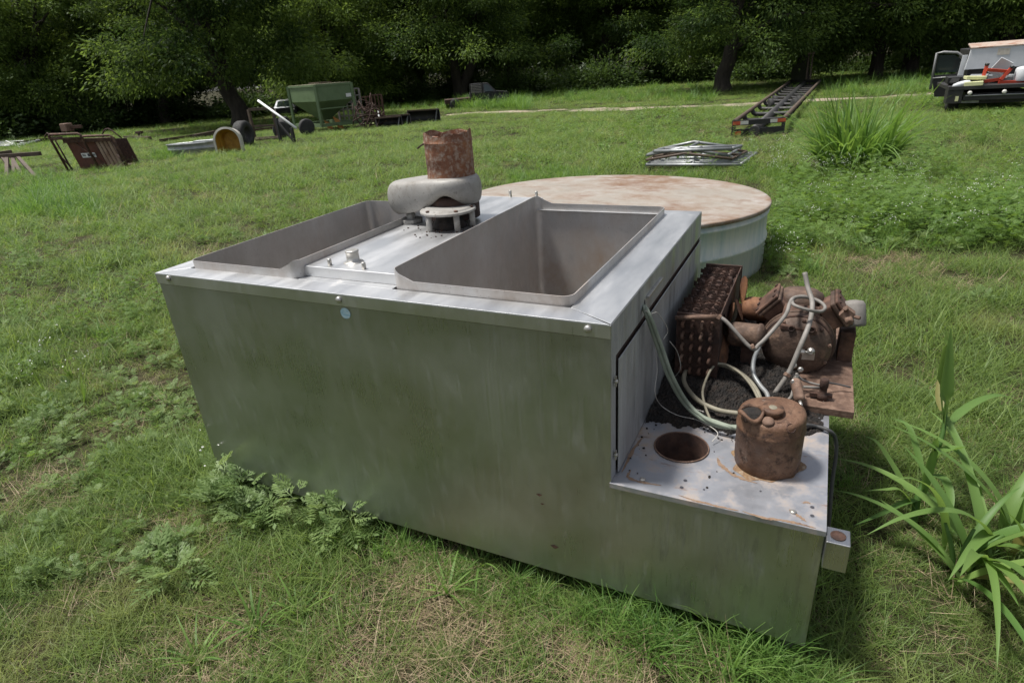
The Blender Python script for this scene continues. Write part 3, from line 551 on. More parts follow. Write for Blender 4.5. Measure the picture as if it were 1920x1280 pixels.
for px, py in ((1489, 684), (1501, 692)):
    P = PY(px, py, .80); MB().lathe([(.010, 0), (.010, .012), (.006, .014)], P, (0, -1, .2), 10).build('plug', 'bolt', unit)
P = PY(1600, 587, 1.03); MB().lathe([(.038, -.05), (.042, -.04), (.042, .03), (.034, .045), (.01, .05)], P, (-.15, .35, .9), 26).build('accumulator', 'hose_grey', unit)
P = PY(1588, 588, .88); vm = MB(); vm.box((-.018, -.016, -.018), (.018, .016, .02), Matrix.Translation(Vector(P)) @ Matrix.Rotation(R(35), 4, 'Y')); vm.lathe([(.013, 0), (.013, .022), (.009, .026)], P+np.array([.006, -.014, -.012]), (.2, -1, -.2), 12); vm.lathe([(.009, 0), (.009, .016)], P+np.array([-.004, -.012, .018]), (-.3, -.6, .6), 6, False); vm.lathe([(.007, 0), (.007, .02)], P+np.array([.024, -.012, -.004]), (.9, -.5, 0), 6, False); vm.build('service_valve', 'pale_rust', unit, .001)
MB().box((2.40, .99, ZP+.007), (2.452, 1.12, ZP+.125)).build('terminal_box', 'rust', unit, .003)
for k in range(10):
    a = 2*math.pi*k/10+.2; p = KC+np.array([.108*math.cos(a), -.142, .108*math.sin(a)]); MB().lathe([(.0075, -.004), (.0075, .008), (.005, .010)], p, (0, -1, 0), 6, False).build('case_bolt', 'rust_dark' if k % 3 else 'pale_rust', comp)
for y in (-.095, -.05, -.005, .04, .085): MB().tube([KC+np.array([(KR+.001)*math.cos(a), y, (KR+.001)*math.sin(a)]) for a in np.linspace(0, 2*math.pi, 41)], .0045, 6, False).build('case_rib', 'rust_brown', comp)
MB().tube([KC+np.array([.118*math.cos(a), -.128, .118*math.sin(a)]) for a in np.linspace(0, 2*math.pi, 41)], .0055, 6, False).build('case_gasket', 'rust_dark', comp)
MB().plate([KC+np.array(p) for p in ((.020, -.176, -.030), (.062, -.170, -.030), (.062, -.170, -.004), (.020, -.176, -.004))], (0, -.002, 0)).build('blank_plate', 'bolt', comp)
# two fan motors and bent fan blades between condenser and compressor
for px, py, Y, sz in ((1400, 628, .84, 1.0), (1428, 580, 1.06, 1.05)):
    P = PY(px, py, Y); MB().lathe([(.02, -.07*sz), (.040*sz, -.062*sz), (.046*sz, -.045*sz), (.046*sz, .04*sz), (.049*sz, .042*sz), (.049*sz, .052*sz), (.03, .066*sz), (.008, .068*sz)], P, (1, -.12, .05), 26).build('fan_motor', 'rust_orange' if sz > 1 else 'rust_brown', unit)
    MB().beam(P+np.array([.01, 0, -.03]), (P[0]+.01, P[1], ZP+.006), .05, .008, (0, 1, 0)).build('motor_bracket', 'rust_dark', unit)
    hub = P+np.array([-.075*sz, .006, -.002]); MB().lathe([(.018, -.008), (.018, .008)], hub, (1, -.12, .05), 14).build('fan_hub', 'rust_dark', unit)
    for a in (75, 165, 255, 345) if sz > 1 else (40, 130, 220, 310):
        bl = MB(); q = []
        for t, wd in ((.018, .016), (.05, .034), (.085, .042), (.115, .034), (.128, .012)):
            for s_ in (-1, 1):
                aa = R(a)+s_*math.atan2(wd, t); rr = math.hypot(wd, t); q.append(hub+np.array([s_*wd*.42, rr*math.cos(aa), rr*math.sin(aa)]))
        bl.add(q, [(2*i, 2*i+1, 2*i+3, 2*i+2) for i in range(4)], True); bl.v += [tuple(np.array(p)+np.array([.0016, 0, 0])) for p in bl.v]; bl.f += [tuple(10+k for k in reversed(fc)) for fc in bl.f[:4]]; bl.sm += [True]*4; bl.build('fan_blade', 'rust_orange', unit)
# loose rusted shroud strip, filter drier and valve stem
MB().tube([PZ(1486, 716, .612), PZ(1492, 705, .60)], .006, 8).lathe([(.010, -.003), (.010, .006)], PZ(1492, 706, .604), (.05, .3, 1), 6, False).build('drier_nut', 'bolt', unit)
a_, b_ = PZ(1491, 712, .606), PZ(1500, 752, .575)
MB().lathe([(.008, 0), (.016, .006), (.0175, .012), (.0175, np.linalg.norm(b_-a_)-.012), (.015, np.linalg.norm(b_-a_)-.004), (.007, np.linalg.norm(b_-a_))], a_, b_-a_, 20).build('filter_drier', 'pale_rust', unit)
MB().tube([b_, b_+(b_-a_)*.22], .006, 8).build('drier_tail', 'bolt', unit)
P = PZ(1541, 748, ZP+.006); MB().lathe([(.018, 0), (.018, .02), (.012, .024), (.012, .045), (.014, .047), (.014, .075), (.011, .078)], P, (0, 0, 1), 16).box(tuple(P+np.array([-.04, -.008, .01])), tuple(P+np.array([.03, .008, .022]))).build('shutoff_valve', 'rust_dark', unit)
MB().tube([PZ(1493, 700, .605), PZ(1505, 712, .58), PZ(1530, 720, .575), PZ(1545, 722, .575)], .004, 7, True, 5).build('capillary', 'hose_grey', unit)
MB().tube([PZ(1506, 725, .575), PZ(1540, 727, .57)], .005, 8).build('liquid_line', 'hose_grey', unit)
MB().tube([PZ(1545, 716, .58), PZ(1570, 720, .565), PZ(1595, 726, .556)], .003, 6, True, 4).build('black_lead', 'cable', unit)

def clamp(a, b, r_, mat='bolt', nm='pipe_nut'): return MB().lathe([(r_*.8, 0), (r_, .001), (r_, .012), (r_*.8, .013)], a, np.array(b)-np.array(a), 6, False).build(nm, mat, unit)
for a, b, r_ in ((lp[2], lp[3], .011), (lp[17], lp[18], .010), (lp[0], lp[1], .012), (PY(1478, 700, .66), PY(1452, 738, .62), .013)): clamp(a, b, r_, 'pale_rust')
# ------------------------------------------------------------------ hoses, cables and wires (each lies loose: a thing of its own)
def hose(name, pts, r, mat, label, cat='hose', n=10, sm=7): return solo(MB().tube(pts, r, n, True, sm), name, mat, label, cat)
for k, (dx, dz, r_) in enumerate(((0, 0, .0085), (.012, .006, .0065), (-.008, .010, .0055))):
    o_ = np.array([dx, -dx*.5, dz])
    pts = [PX(1207, 574, W+.004)+o_*.3, PX(1214, 592, W+.022)+o_*.6, PX(1234, 650, W+.05)+o_, PX(1254, 705, W+.085)+o_, PZ(1283, 755, ZS+.075)+o_, PZ(1316, 784, ZS+.045)+o_, PZ(1350, 798, ZS+.034)+o_, PZ(1388, 801+k*3, ZS+.04)+o_*.4]
    hose('green_hose', pts, r_, 'hose_green', ['thick faded green hose running from the tank side down to the rusty canister', 'slimmer pale green hose lying against the thick hose from the tank side', 'thinnest pale green hose of the bundle leaving the tank side'][k])
cz = lambda x, y, z: PZ(x, y, ZS+z)
hose('coiled_hose', [cz(1386, 775, .05), cz(1345, 768, .045), cz(1306, 748, .045), cz(1283, 716, .05), cz(1290, 692, .06), cz(1322, 682, .075), cz(1362, 686, .085), cz(1395, 705, .085), cz(1416, 728, .08), cz(1427, 752, .07)], .0085, 'hose_tan', 'tan hose coiled in a loop on the muck behind the canister')
hose('looped_pipe', [cz(1424, 752, .075), cz(1408, 722, .09), cz(1385, 697, .10), cz(1355, 682, .10), cz(1335, 690, .09), cz(1318, 730, .06), cz(1322, 760, .045), cz(1333, 790, .04)], .0045, 'hose_tan', 'thin tan tube bent over the coiled hose', 'tube')
hose('flat_strap', [cz(1432, 616, .15), cz(1428, 640, .14), cz(1414, 672, .12), cz(1413, 700, .10), cz(1425, 722, .085), cz(1438, 738, .08), cz(1442, 757, .07)], .0078, 'galv', 'pale grey flexible conduit hanging from the fan motor down to the canister', 'conduit')
hose('copper_stub', [cz(1330, 715, .025), cz(1360, 723, .025), cz(1392, 733, .025)], .0045, 'pale_rust', 'short rusty copper stub lying on the black muck', 'pipe')
hose('return_tube', [cz(1447, 745, .06), cz(1468, 752, .045), cz(1482, 745, .05), cz(1488, 728, .06)], .005, 'hose_grey', 'short curved grey tube between canister and filter drier', 'tube')
hose('power_cable', [cz(1508, 796, .03), cz(1530, 799, .012), PZ(1553, 806, ZS+.012), PZ(1566, 820, ZS-.02), PZ(1568, 850, ZS-.08), PZ(1561, 900, ZS-.17), PZ(1556, 960, ZS-.28), PZ(1552, 1010, ZS-.40)], .006, 'cable', 'dark grey cable hanging over the right edge of the shelf', 'cable')
for lab, pts in (('pale thin wire tangled round the green hose bundle at the tank side', [PX(1210, 582, W+.02), PX(1220, 588, W+.03), PX(1232, 586, W+.04), PX(1243, 600, W+.05), PX(1252, 620, W+.05), PX(1244, 636, W+.04)]),
                 ('long pale wire drooping from the hose bundle across the muck', [PX(1225, 625, W+.03), PX(1232, 690, W+.04), PX(1228, 735, W+.05), cz(1240, 760, .05), cz(1270, 778, .03), cz(1310, 788, .03), cz(1345, 810, .025), cz(1335, 828, .012)]),
                 ('fine pale wire curling down beside the condenser', [PX(1256, 640, W+.06), PX(1270, 660, W+.07), PX(1276, 690, W+.08), cz(1265, 708, .04), cz(1262, 730, .03), cz(1285, 758, .03), cz(1320, 772, .05)])):
    hose('thin_wire', pts, .0014, 'wire', lab, 'wire', 5)

# ------------------------------------------------------------------ round galvanised tank with a rusty lid, behind
RC, RR, RH, RA, RB = np.array([.585, 3.95]), 1.345, .522, -.016, -.032
def rl(r, a, dz): x, y = RC[0]+r*math.cos(a), RC[1]+r*math.sin(a); return (x, y, RH+RA*(x-RC[0])+RB*(y-RC[1])+dz)
rt = thing('round_tank', 'wide round galvanised tank with a rust stained flat lid behind the steel tank', 'tank', (RC[0], RC[1], float(ground_z(*RC))))
AA = np.linspace(0, 2*math.pi, 96, endpoint=False)
MB().loops([[rl(RR-.02, a, -RH-.15) for a in AA], [rl(RR-.02, a, -.30) for a in AA], [rl(RR-.008, a, -.29) for a in AA], [rl(RR-.008, a, -.27) for a in AA], [rl(RR-.02, a, -.26) for a in AA], [rl(RR-.02, a, -.085) for a in AA], [rl(RR-.008, a, -.075) for a in AA], [rl(RR-.008, a, -.06) for a in AA], [rl(RR-.02, a, -.05) for a in AA], [rl(RR-.02, a, -.006) for a in AA]], True).build('side_wall', 'galv_side', rt)
MB().loops([[rl(RR-.012, a, -.03) for a in AA], [rl(RR, a, -.028) for a in AA], [rl(RR+.002, a, -.002) for a in AA], [rl(RR-.006, a, .004) for a in AA], [rl(RR-.03, a, .001) for a in AA], [rl(RR*.6, a, .006+.004*math.sin(3*a)) for a in AA], [rl(.05, a, .012) for a in AA]], True, False, True).build('lid', 'lid_rust', rt)

# ------------------------------------------------------------------ pile of bent gate panels
def seg(name, pts, r, mat, parent, n=8): return MB().tube(pts, r, n, True).build(name, mat, parent)
def frame_panel(label, corners, r, mat, rails, bend=None, uprights=1, grp='gate panels in the pile', nm='gate_panel'):
    """corners: four 3-D points a, b (near edge) d, c (far edge)"""
    a, b, c, d = [np.array(p, float) for p in corners]; t = thing(nm, label, 'gate', (a+b+c+d)/4, 0, grp)
    def at(u, v):
        p = a*(1-u)*(1-v)+b*u*(1-v)+c*u*v+d*(1-u)*v
        if bend: p = p+np.array([0, 0, bend[1]*max(0, 1-abs(u-bend[0])/.5)])
        return p
    us = [0, bend[0], 1] if bend else [0, 1]
    for k in range(rails): v = k/(rails-1); seg('rail', [at(u, v) for u in us], r, mat, t)
    for u in np.linspace(0, 1, uprights+2): seg('upright', [at(u, v) for v in np.linspace(0, 1, 4)], r*.95, mat, t)
    return t
def GH(px, py, h): return G(px, py, h)
frame_panel('flat grey gate panel of many rails at the bottom of the pile', [GH(1212, 309, .12), GH(1388, 309, .12), GH(1418, 287, .12), GH(1236, 292, .12)], .024, 'galv', 7)
frame_panel('brown bent gate panel lying under the pale ones', [GH(1212, 301, .18), GH(1372, 298, .18), GH(1400, 284, .18), GH(1240, 288, .18)], .022, 'rail_brown', 3, (.46, .10))
frame_panel('pale gate panel kinked upwards in the middle of the pile', [GH(1213, 293, .20), GH(1364, 292, .20), GH(1388, 278, .20), GH(1235, 282, .20)], .026, 'galv', 2, (.44, .13), 1)
frame_panel('topmost straight pale panel lying on the pile', [GH(1226, 284, .31), GH(1372, 279, .31), GH(1390, 274, .31), GH(1245, 279, .31)], .028, 'galv', 2)
for k, (a, b) in enumerate((((1213, 314), (1360, 314)), ((1222, 320), (1390, 322)), ((1400, 297), (1458, 297)), ((1405, 304), (1456, 305)), ((1395, 311), (1440, 314)))):
    hose('thin_rod', [GH(*a, .03), GH(*b, .03)], .012, 'rust_dark', ['rusty rod lying in front of the gate pile, nearest the panels', 'rusty rod lying in the grass furthest in front of the gate pile', 'topmost thin rod sticking out right of the gate pile', 'middle thin rod sticking out right of the gate pile', 'lowest thin rod sticking out right of the gate pile'][k], 'rod', 7, 0)

# ------------------------------------------------------------------ long black trailer frame
NL, NR = GR(1374, 258, 1467); zr = UP(NL, 229)-NL[2]
FL, FR = G(1482, 152, zr), G(1537, 152, zr)
tr = thing('trailer_frame', 'long black open trailer frame with brown side rails and a thick pipe along its bed', 'trailer', (NL+NR)/2)
nl, nr = NL+np.array([0, 0, zr]), NR+np.array([0, 0, zr+NL[2]-NR[2]])
MB().tube([nl, FL], .055, 10).build('side_rail', 'rail_brown', tr); MB().tube([nr, FR], .055, 10).build('side_rail', 'rail_brown', tr)
rb = MB().beam(nl-(nr-nl)*.03-np.array([0, 0, .03]), nr+(nr-nl)*.03-np.array([0, 0, .03]), .06, .11).build('rear_bar', 'black_paint', tr)
dv = (nr-nl); off = np.cross(dv, [0, 0, 1.]); off /= np.linalg.norm(off)
if off@(CAM-nl) < 0: off = -off
for u0, u1, mt in ((-.03, .12, 'orange_reflector'), (.12, .28, 'white_reflector'), (.72, .86, 'white_reflector'), (.86, 1.03, 'orange_reflector')):
    MB().beam(nl+dv*u0-np.array([0, 0, .03])+off*.034, nl+dv*u1-np.array([0, 0, .03])+off*.034, .006, .075).build('reflector', mt, rb)
b0 = NL+np.array([0, 0, .09]); b1 = NR+np.array([0, 0, .09])
lb = MB().beam(b0-dv*.02, b0+(b1-b0)*1.0, .08, .17).build('bumper', 'black_paint', tr)
MB().beam(b0+off*.043, b0+(b1-b0)*.14+off*.043, .005, .09).build('bumper_light', 'orange_reflector', lb)
for p, q in ((nl, NL), (nr, NR)): MB().beam(q, p-np.array([0, 0, .09]), .08, .08, (0, 1, .01)).build('end_post', 'black_paint', tr)
for k in range(1, 13):
    t = k/13; a = nl+(FL-nl)*t; b = nr+(FR-nr)*t; h = .42*zr
    pts = [a-np.array([0, 0, .02]), a+(b-a)*.03-np.array([0, 0, h*.7]), a+(b-a)*.12-np.array([0, 0, h*1.05]), a+(b-a)*.5-np.array([0, 0, h*1.1]), a+(b-a)*.88-np.array([0, 0, h*1.05]), a+(b-a)*.97-np.array([0, 0, h*.7]), b-np.array([0, 0, .02])]
    MB().tube(pts, .06, 8, True, 3).build('cross_rib', 'black_paint', tr)
m0, m1 = (nl+nr)/2-np.array([0, 0, zr*.62])-dv*.06, (FL+FR)/2-np.array([0, 0, zr*.30]); m0 = m0-(m1-m0)*.01
MB().tube([m0, m1], .115, 18).build('bed_pipe', 'black_paint', tr)
MB().beam(FL-dv*.02, FR+dv*.02, .10, .16).build('front_bar', 'black_paint', tr)
hb = FL+(FR-FL)*np.array([.0]); MB().plate([FL+np.array([0, .05, -.5]), FL+(FR-FL)*.55+np.array([0, .05, -.5]), FL+(FR-FL)*.55+np.array([0, .05, UP(FL, 118)-FL[2]]), FL+np.array([0, .05, UP(FL, 121)-FL[2]])], (0, .06, 0)).build('headboard', 'black_paint', tr)
for u in (.55, .68): q = FL+(FR-FL)*u+np.array([0, .08, 0]); MB().beam(q-np.array([0, 0, .5]), (q[0], q[1], UP(q, 101)), .07, .07, (0, 1, 0)).build('winch_post', 'rail_brown', tr)
q = FL+(FR-FL)*.66+np.array([0, .08, 0]); q[2] = UP(q, 101); MB().box(tuple(q-np.array([.22, .1, .03])), tuple(q+np.array([.12, .1, .09]))).build('winch_box', 'rail_brown', tr, .01)
for side, (a, b) in (('l', (nl, FL)), ('r', (nr, FR))):
    for t in (.30, .38):
        q = a+(b-a)*t+dv*(.2 if side == 'l' else -.2); q = q-np.array([0, 0, q[2]-ground_z(q[0], q[1])-.19]); MB().lathe([(.1, -.07), (.18, -.07), (.20, -.05), (.20, .05), (.18, .07), (.1, .07)], q, dv, 24).build('wheel', 'rubber', tr)

# ------------------------------------------------------------------ scrap truck on the right: dark flatbed, open door, white box
TY = float(G(1795, 212)[1]); P0 = G(1790, 211); zg = P0[2]
trk = thing('flatbed_truck', 'black flatbed truck seen from behind with an open grey door and white box body', 'truck', (PY(1860, 200, TY)[0], TY+1, zg))
xl = PY(1779, 165, TY)[0]; xr = xl+2.35; zdk = PY(1850, 160, TY)[2]
MB().box((xl, TY, zdk-.09), (xr, TY+2.3, zdk)).build('bed_deck', 'black_paint', trk, .008)
rear = MB().box((xl, TY+.02, zdk-.42), (xl+.34, TY+.5, zdk-.092)).build('rear_corner', 'black_paint', trk, .01)
MB().box((xr-.34, TY+.02, zdk-.42), (xr, TY+.5, zdk-.092)).build('rear_corner', 'black_paint', trk, .01)
MB().box((xl+.36, TY+.06, zdk-.36), (xr-.36, TY+.16, zdk-.22)).build('rear_bumper', 'black_paint', trk, .01)
MB().tube([(xl+.4, TY+.04, zdk-.24), (xr-.5, TY+.04, zdk-.24)], .02, 8).build('step_bar', 'galv', trk)
for x in (xl+.48, xl+1.2): MB().lathe([(.05, 0), (.05, .03), (.02, .04)], (x, TY+.02, zdk-.17), (0, -1, 0), 12).build('tail_lamp', 'white_reflector', rear)
MB().box((xl+.19, TY+.005, zdk-.36), (xl+.26, TY+.018, zdk-.24)).build('tag_plate', 'lime', rear)
for x in (xl+.24, xr-.24):
    wh = MB().lathe([(.2, -.12), (.36, -.12), (.39, -.08), (.39, .08), (.36, .12), (.2, .12)], (x, TY+.75, zg+.38), (1, 0, 0), 26).build('wheel', 'rubber', trk)
    MB().lathe([(.2, -.05), (.16, -.06), (.06, -.02)], (x, TY+.75, zg+.38), (1, 0, 0), 20).build('rim', 'galv', wh)
MB().box((xl+.5, TY+.3, zdk-.45), (xr-.5, TY+4.6, zdk-.2)).build('chassis', 'black_paint', trk)
MB().box((xl+.3, TY+.2, zg+.22), (xl+.75, TY+.32, zg+.36)).build('hitch_box', 'galv', trk, .01)
DY = TY+2.5; wl = PY(1809, 131, DY); tl = PY(1822, 92, DY); tp = PY(1826, 85, DY+.25)
MB().plate([(wl[0], DY, wl[2]), (wl[0]+2.0, DY, wl[2]+.02), (wl[0]+2.0, DY, tl[2]+.02), (tl[0], DY, tl[2])], (0, .12, 0)).build('box_wall', 'white', trk)
MB().plate([(tl[0]-.02, DY-.02, tl[2]), (tl[0]+2.0, DY-.02, tl[2]+.02), (tl[0]+2.0, DY+1.2, tp[2]+.03), (tp[0], DY+1.2, tp[2]+.01)], (0, 0, .03)).build('box_roof', 'white_roof', trk)
MB().box((tl[0]+.02, DY+.13, zdk-.1), (tl[0]+1.9, DY+2.1, tl[2]-.01)).build('cab_body', 'black_paint', trk, .03)
MB().box((tl[0]+.62, DY-.008, tl[2]-.2), (tl[0]+.9, DY-.002, tl[2]-.03)).build('worn_patch', surf('worn_tan_patch', [(.42, .36, .28), (.6, .57, .5)], 14, (.6, .8), 0, 0), trk)
cp0, cp1 = PY(1800, 143, DY), PY(1808, 104, DY); MB().plate([(cp0[0]-.03, DY+.2, cp0[2]), (cp0[0]+.1, DY+.2, cp0[2]), (cp1[0]+.12, DY+.2, cp1[2]), (cp1[0]-.0, DY+.2, cp1[2])], (0, .06, 0)).build('cab_pillar', 'white', trk)
# open door, edge on to the cab
EY = DY+.35; dq = [PY(x, y, EY) for x, y in ((1744, 168), (1757, 100), (1770, 98), (1795, 99), (1806, 106), (1802, 140), (1800, 178), (1752, 181))]
door = MB().tube([dq[0], dq[1], dq[2], dq[3], dq[4], dq[5]], .035, 8).build('open_door', 'grey_door', trk)
MB().plate([PY(1748, 142, EY), PY(1802, 138, EY), PY(1799, 180, EY), PY(1752, 182, EY)], (0, .07, 0)).build('door_panel', 'black_paint', door)
MB().tube([PY(1748, 147, EY-.02), PY(1802, 143, EY-.02)], .02, 6).build('door_trim', 'grey_door', door)
_g = MB().plate([PY(1753, 137, EY), PY(1802, 135, EY), PY(1803, 112, EY), PY(1790, 103, EY), PY(1760, 104, EY)], (0, .008, 0)).build('door_window', 'glass', door)
# junk on the deck
def onbed(px, py, dy): return PY(px, py, TY+dy)
t = thing('red_frame', 'bright red welded steel frame lying on top of the truck bed junk', 'frame', onbed(1860, 160, .4))
for a, b in (((1841, 152), (1851, 121)), ((1876, 150), (1898, 126)), ((1850, 131), (1890, 134)), ((1843, 153), (1880, 148)), ((1872, 154), (1919, 154)), ((1919, 154), (1960, 150))):
    MB().beam(onbed(*a, .4), onbed(*b, .45), .07, .07, (0, 1, .1)).build('bar', 'red', t)
for a in ((1851, 121), (1898, 126)): q = onbed(*a, .44); MB().lathe([(.05, -.03), (.05, .03)], q, (.3, 0, 1), 10).build('bar_end', 'black_paint', t)
def slab(name, px, py, wd, h, dp, dy, mat, label, cat, rot=(0, 0, 0), bev=.01):
    c = onbed(px, py, dy); m = MB().box((-wd/2, -dp/2, -h/2), (wd/2, dp/2, h/2)); o = m.build(name, mat, None, bev); o.location = c; o.rotation_euler = rot; return tag(o, label, cat)
slab('board_box', 1828, 146, .44, .08, .3, .3, 'lime', 'upper pale yellow green box on the truck bed', 'box', (0, .05, .1)); slab('board_box', 1825, 157, .40, .10, .3, .15, 'lime', 'lower pale yellow green box on the truck bed edge', 'box', (0, -.03, -.1))
slab('white_sheet', 1876, 127, .32, .42, .03, .7, 'white', 'tilted white metal sheet leaning among the truck bed junk', 'sheet', (.4, .5, .1), 0)
o = solo(MB().lathe([(.01, -.2), (.05, -.17), (.07, -.05), (.07, .08), (.05, .17), (.01, .2)], onbed(1803, 158, .12), (1, 0, .25), 14), 'white_sack', 'white', 'rolled white sack lying on the left end of the truck bed', 'sack')
o = solo(MB().lathe([(.16, -.12), (.17, -.1), (.17, .16), (.14, .2), (.05, .22)], onbed(1917, 142, .5), (0, 0, 1), 18), 'plastic_drum', 'white', 'white and orange drum at the right edge of the truck bed', 'drum')
def rubble(name, px0, px1, py, n, dy, mat, label):
    m = MB()
    for k in range(n):
        c = onbed(random.uniform(px0, px1), py+random.uniform(-4, 3), dy+random.uniform(-.1, .3)); s_ = random.uniform(.04, .13)
        m.box((-s_*1.6, -s_, -s_*.6), (s_*1.6, s_, s_*.6), Matrix.Translation(Vector(c)) @ Matrix.Rotation(random.uniform(0, 3), 4, 'Z') @ Matrix.Rotation(random.uniform(-.5, .5), 4, 'X'))
    return solo(m, name, mat, label, 'scrap', kind='stuff')
rubble('dark_scrap', 1790, 1818, 152, 14, .5, 'black_paint', 'dark scrap heaped at the left of the truck bed'); rubble('mixed_scrap', 1830, 1915, 150, 26, .9, 'galv', 'mixed grey scrap behind the red frame on the truck bed'); rubble('dark_scrap', 1840, 1915, 153, 22, .9, 'black_paint', 'dark scrap behind the red frame on the truck bed')

# ------------------------------------------------------------------ green hopper on a trailer
HB = G(606, 250); HYAW = R(-12)
zN = UP(HB, 160)-HB[2]; sc_h = zN/1.95                   # scale so that its height fits
hz0 = float(ground_z(HB[0], HB[1]))
hp_ = thing('feed_hopper', 'green hopper with sloped sides on a small wheeled trailer', 'hopper', (HB[0], HB[1], hz0))
dN = depth_of(HB); cN = PD(590, 160, dN); cN = np.array([HB[0]-.0, HB[1], cN[2]])
# horizontal axes from the two visible upper edges
z_t, z_m = zN, UP(HB, 192)-HB[2]
eL = PD(539, 157, dN+1.4)-PD(590, 160, dN); eR = PD(656, 150, dN+1.0)-PD(590, 160, dN)
eL = np.array([eL[0], eL[1], 0]); eR = np.array([eR[0], eR[1], 0])
c0 = PD(590, 160, dN); c0 = np.array([c0[0], c0[1], 0]); zb_ = hz0
def hpt(u, v, z): q = c0+eL*u+eR*v; return np.array([q[0], q[1], zb_+z])
top = [hpt(0, 0, z_t), hpt(0, 1, z_t), hpt(1, 1, z_t), hpt(1, 0, z_t)]; mid = [hpt(0, 0, z_m), hpt(0, 1, z_m), hpt(1, 1, z_m), hpt(1, 0, z_m)]; low = [hpt(.42, .42, .42), hpt(.42, .58, .42), hpt(.58, .58, .42), hpt(.58, .42, .42)]
MB().loops([mid, top], False).build('bin_wall', 'green', hp_)
MB().loops([low, mid], False).build('bin_cone', 'green', hp_)
MB().plate([p+np.array([0, 0, .004]) for p in top], (0, 0, .03)).build('bin_lid', 'green_top', hp_)
MB().plate([hpt(.35, .4, z_t+.06), hpt(.35, .75, z_t+.06), hpt(.75, .75, z_t+.06), hpt(.75, .4, z_t+.06)], (0, 0, .04)).build('hatch', 'rail_brown', hp_)
for i in range(4):
    a, b = top[i], top[(i+1) % 4]; MB().beam(a-np.array([0, 0, .03]), b-np.array([0, 0, .03]), .07, .08).build('rim_beam', 'green', hp_)
for u, v in ((0, 0), (0, 1), (1, 1), (1, 0)): MB().beam(hpt(u*1.03-.015, v*1.03-.015, .28), hpt(u*1.02-.01, v*1.02-.01, z_t), .11, .11, (1, .3, 0)).build('leg', 'green', hp_)
for a, b in (((0, -.02), (0, 1.02)), ((1, -.02), (1, 1.02)), ((-.02, 0), (1.02, 0)), ((-.02, 1), (1.02, 1))): MB().beam(hpt(*a, .26), hpt(*b, .26), .09, .14).build('base_beam', 'green', hp_)
MB().beam(hpt(0, .02, .95), hpt(0, .98, .95), .05, .05).build('brace', 'green', hp_)
lp_ = hpt(-.012, .88, z_m+.15); MB().beam(hpt(-.02, .80, z_m+.16), hpt(-.02, .95, z_m+.16), .006, .15).build('label_plate', 'label_white', hp_)
MB().beam(hpt(0, 1, .26), hpt(-.25, 1.75, .22), .08, .1).build('tongue', 'green', hp_); MB().beam(hpt(-.1, .4, .24), hpt(-.25, 1.75, .22), .08, .1).build('tongue', 'green', hp_)
MB().beam(hpt(-.16, 1.55, .28), hpt(-.10, 1.62, .62), .06, .06).build('jack', 'white_pipe', hp_)
for q in (G(578, 254), G(531, 260)):
    e = eL/np.linalg.norm(eL); wd = np.cross(eR/np.linalg.norm(eR), [0, 0, 1]); q = q+np.array([0, 0, .33])
    wh = MB().lathe([(.18, -.1), (.31, -.1), (.34, -.06), (.34, .06), (.31, .1), (.18, .1)], q, np.cross(eR, [0, 0, 1.]), 26).build('wheel', 'rubber', hp_)
    MB().lathe([(.19, -.055), (.12, -.07), (.05, -.075), (.05, .075), (.12, .07), (.19, .055)], q, np.cross(eR, [0, 0, 1.]), 20).build('rim', 'galv', wh)

# ------------------------------------------------------------------ pipe frame with a white pole, tyres, yellow tub, stock tank
FA, FB = GR(479, 264, 523); t = thing('pipe_frame', 'brown square pipe frame standing in the grass left of the green hopper', 'frame', FA)
zt1, zt2 = UP(FA, 206), UP(FB, 203)
MB().beam(FA, (FA[0], FA[1], zt1), .1, .1, (0, 1, 0)).build('post', 'rail_brown', t); MB().beam(FB, (FB[0], FB[1], zt2), .1, .1, (0, 1, 0)).build('post', 'rail_brown', t)
MB().beam((FA[0], FA[1], zt1), (FB[0], FB[1], zt2), .1, .1).build('top_bar', 'rail_brown', t)
MB().beam((FA[0], FA[1], UP(FA, 237)), (FB[0], FB[1], UP(FB, 235)), .07, .07).build('mid_bar', 'rail_brown', t)
for k in range(3): MB().beam(FA+np.array([.1+.2*k, -.1-.35*k, .10]), FB+np.array([.3+.2*k, -.1-.3*k, .10]), .1, .08).build('floor_bar', 'rail_brown', t)
PA, PB = GR(527, 266, 556, -.3)
t = thing('stand', 'dark upright stand carrying the slanting white pole', 'stand', PA)
MB().beam(PA, (PA[0], PA[1], UP(PA, 222)), .09, .09, (0, 1, 0)).build('post', 'black_paint', t); MB().beam(PB, (PB[0], PB[1], UP(PB, 240)), .1, .1, (0, 1, 0)).build('post', 'black_paint', t); MB().beam((PA[0], PA[1], UP(PA, 226)), PB, .06, .06).build('brace', 'black_paint', t)
dP = depth_of(PA); hose('white_pole', [PD(484, 189, dP), PD(556, 241, depth_of(PB)-.1)], .045, 'white_pipe', 'straight white pole slanting down beside the green hopper', 'pole', 10, 0)
def tyre(px, py, r, w_, ax, label):
    q = G(px, py); q = q+np.array([0, 0, r*.96]); return solo(MB().lathe([(r*.55, -w_/2), (r*.92, -w_/2), (r, -w_*.3), (r, w_*.3), (r*.92, w_/2), (r*.55, w_/2), (r*.5, w_*.3), (r*.5, -w_*.3), (r*.55, -w_/2)], q, ax, 30, True, True), 'old_tyre', 'rubber', label, 'tyre', base=q-np.array([0, 0, r]))
tyre(462, 274, .44, .36, (.95, .3, 0), 'black tyre standing behind the yellow lined tub'); tyre(538, 254, .40, .3, (.9, .4, 0), 'black tyre lying at the foot of the dark stand')
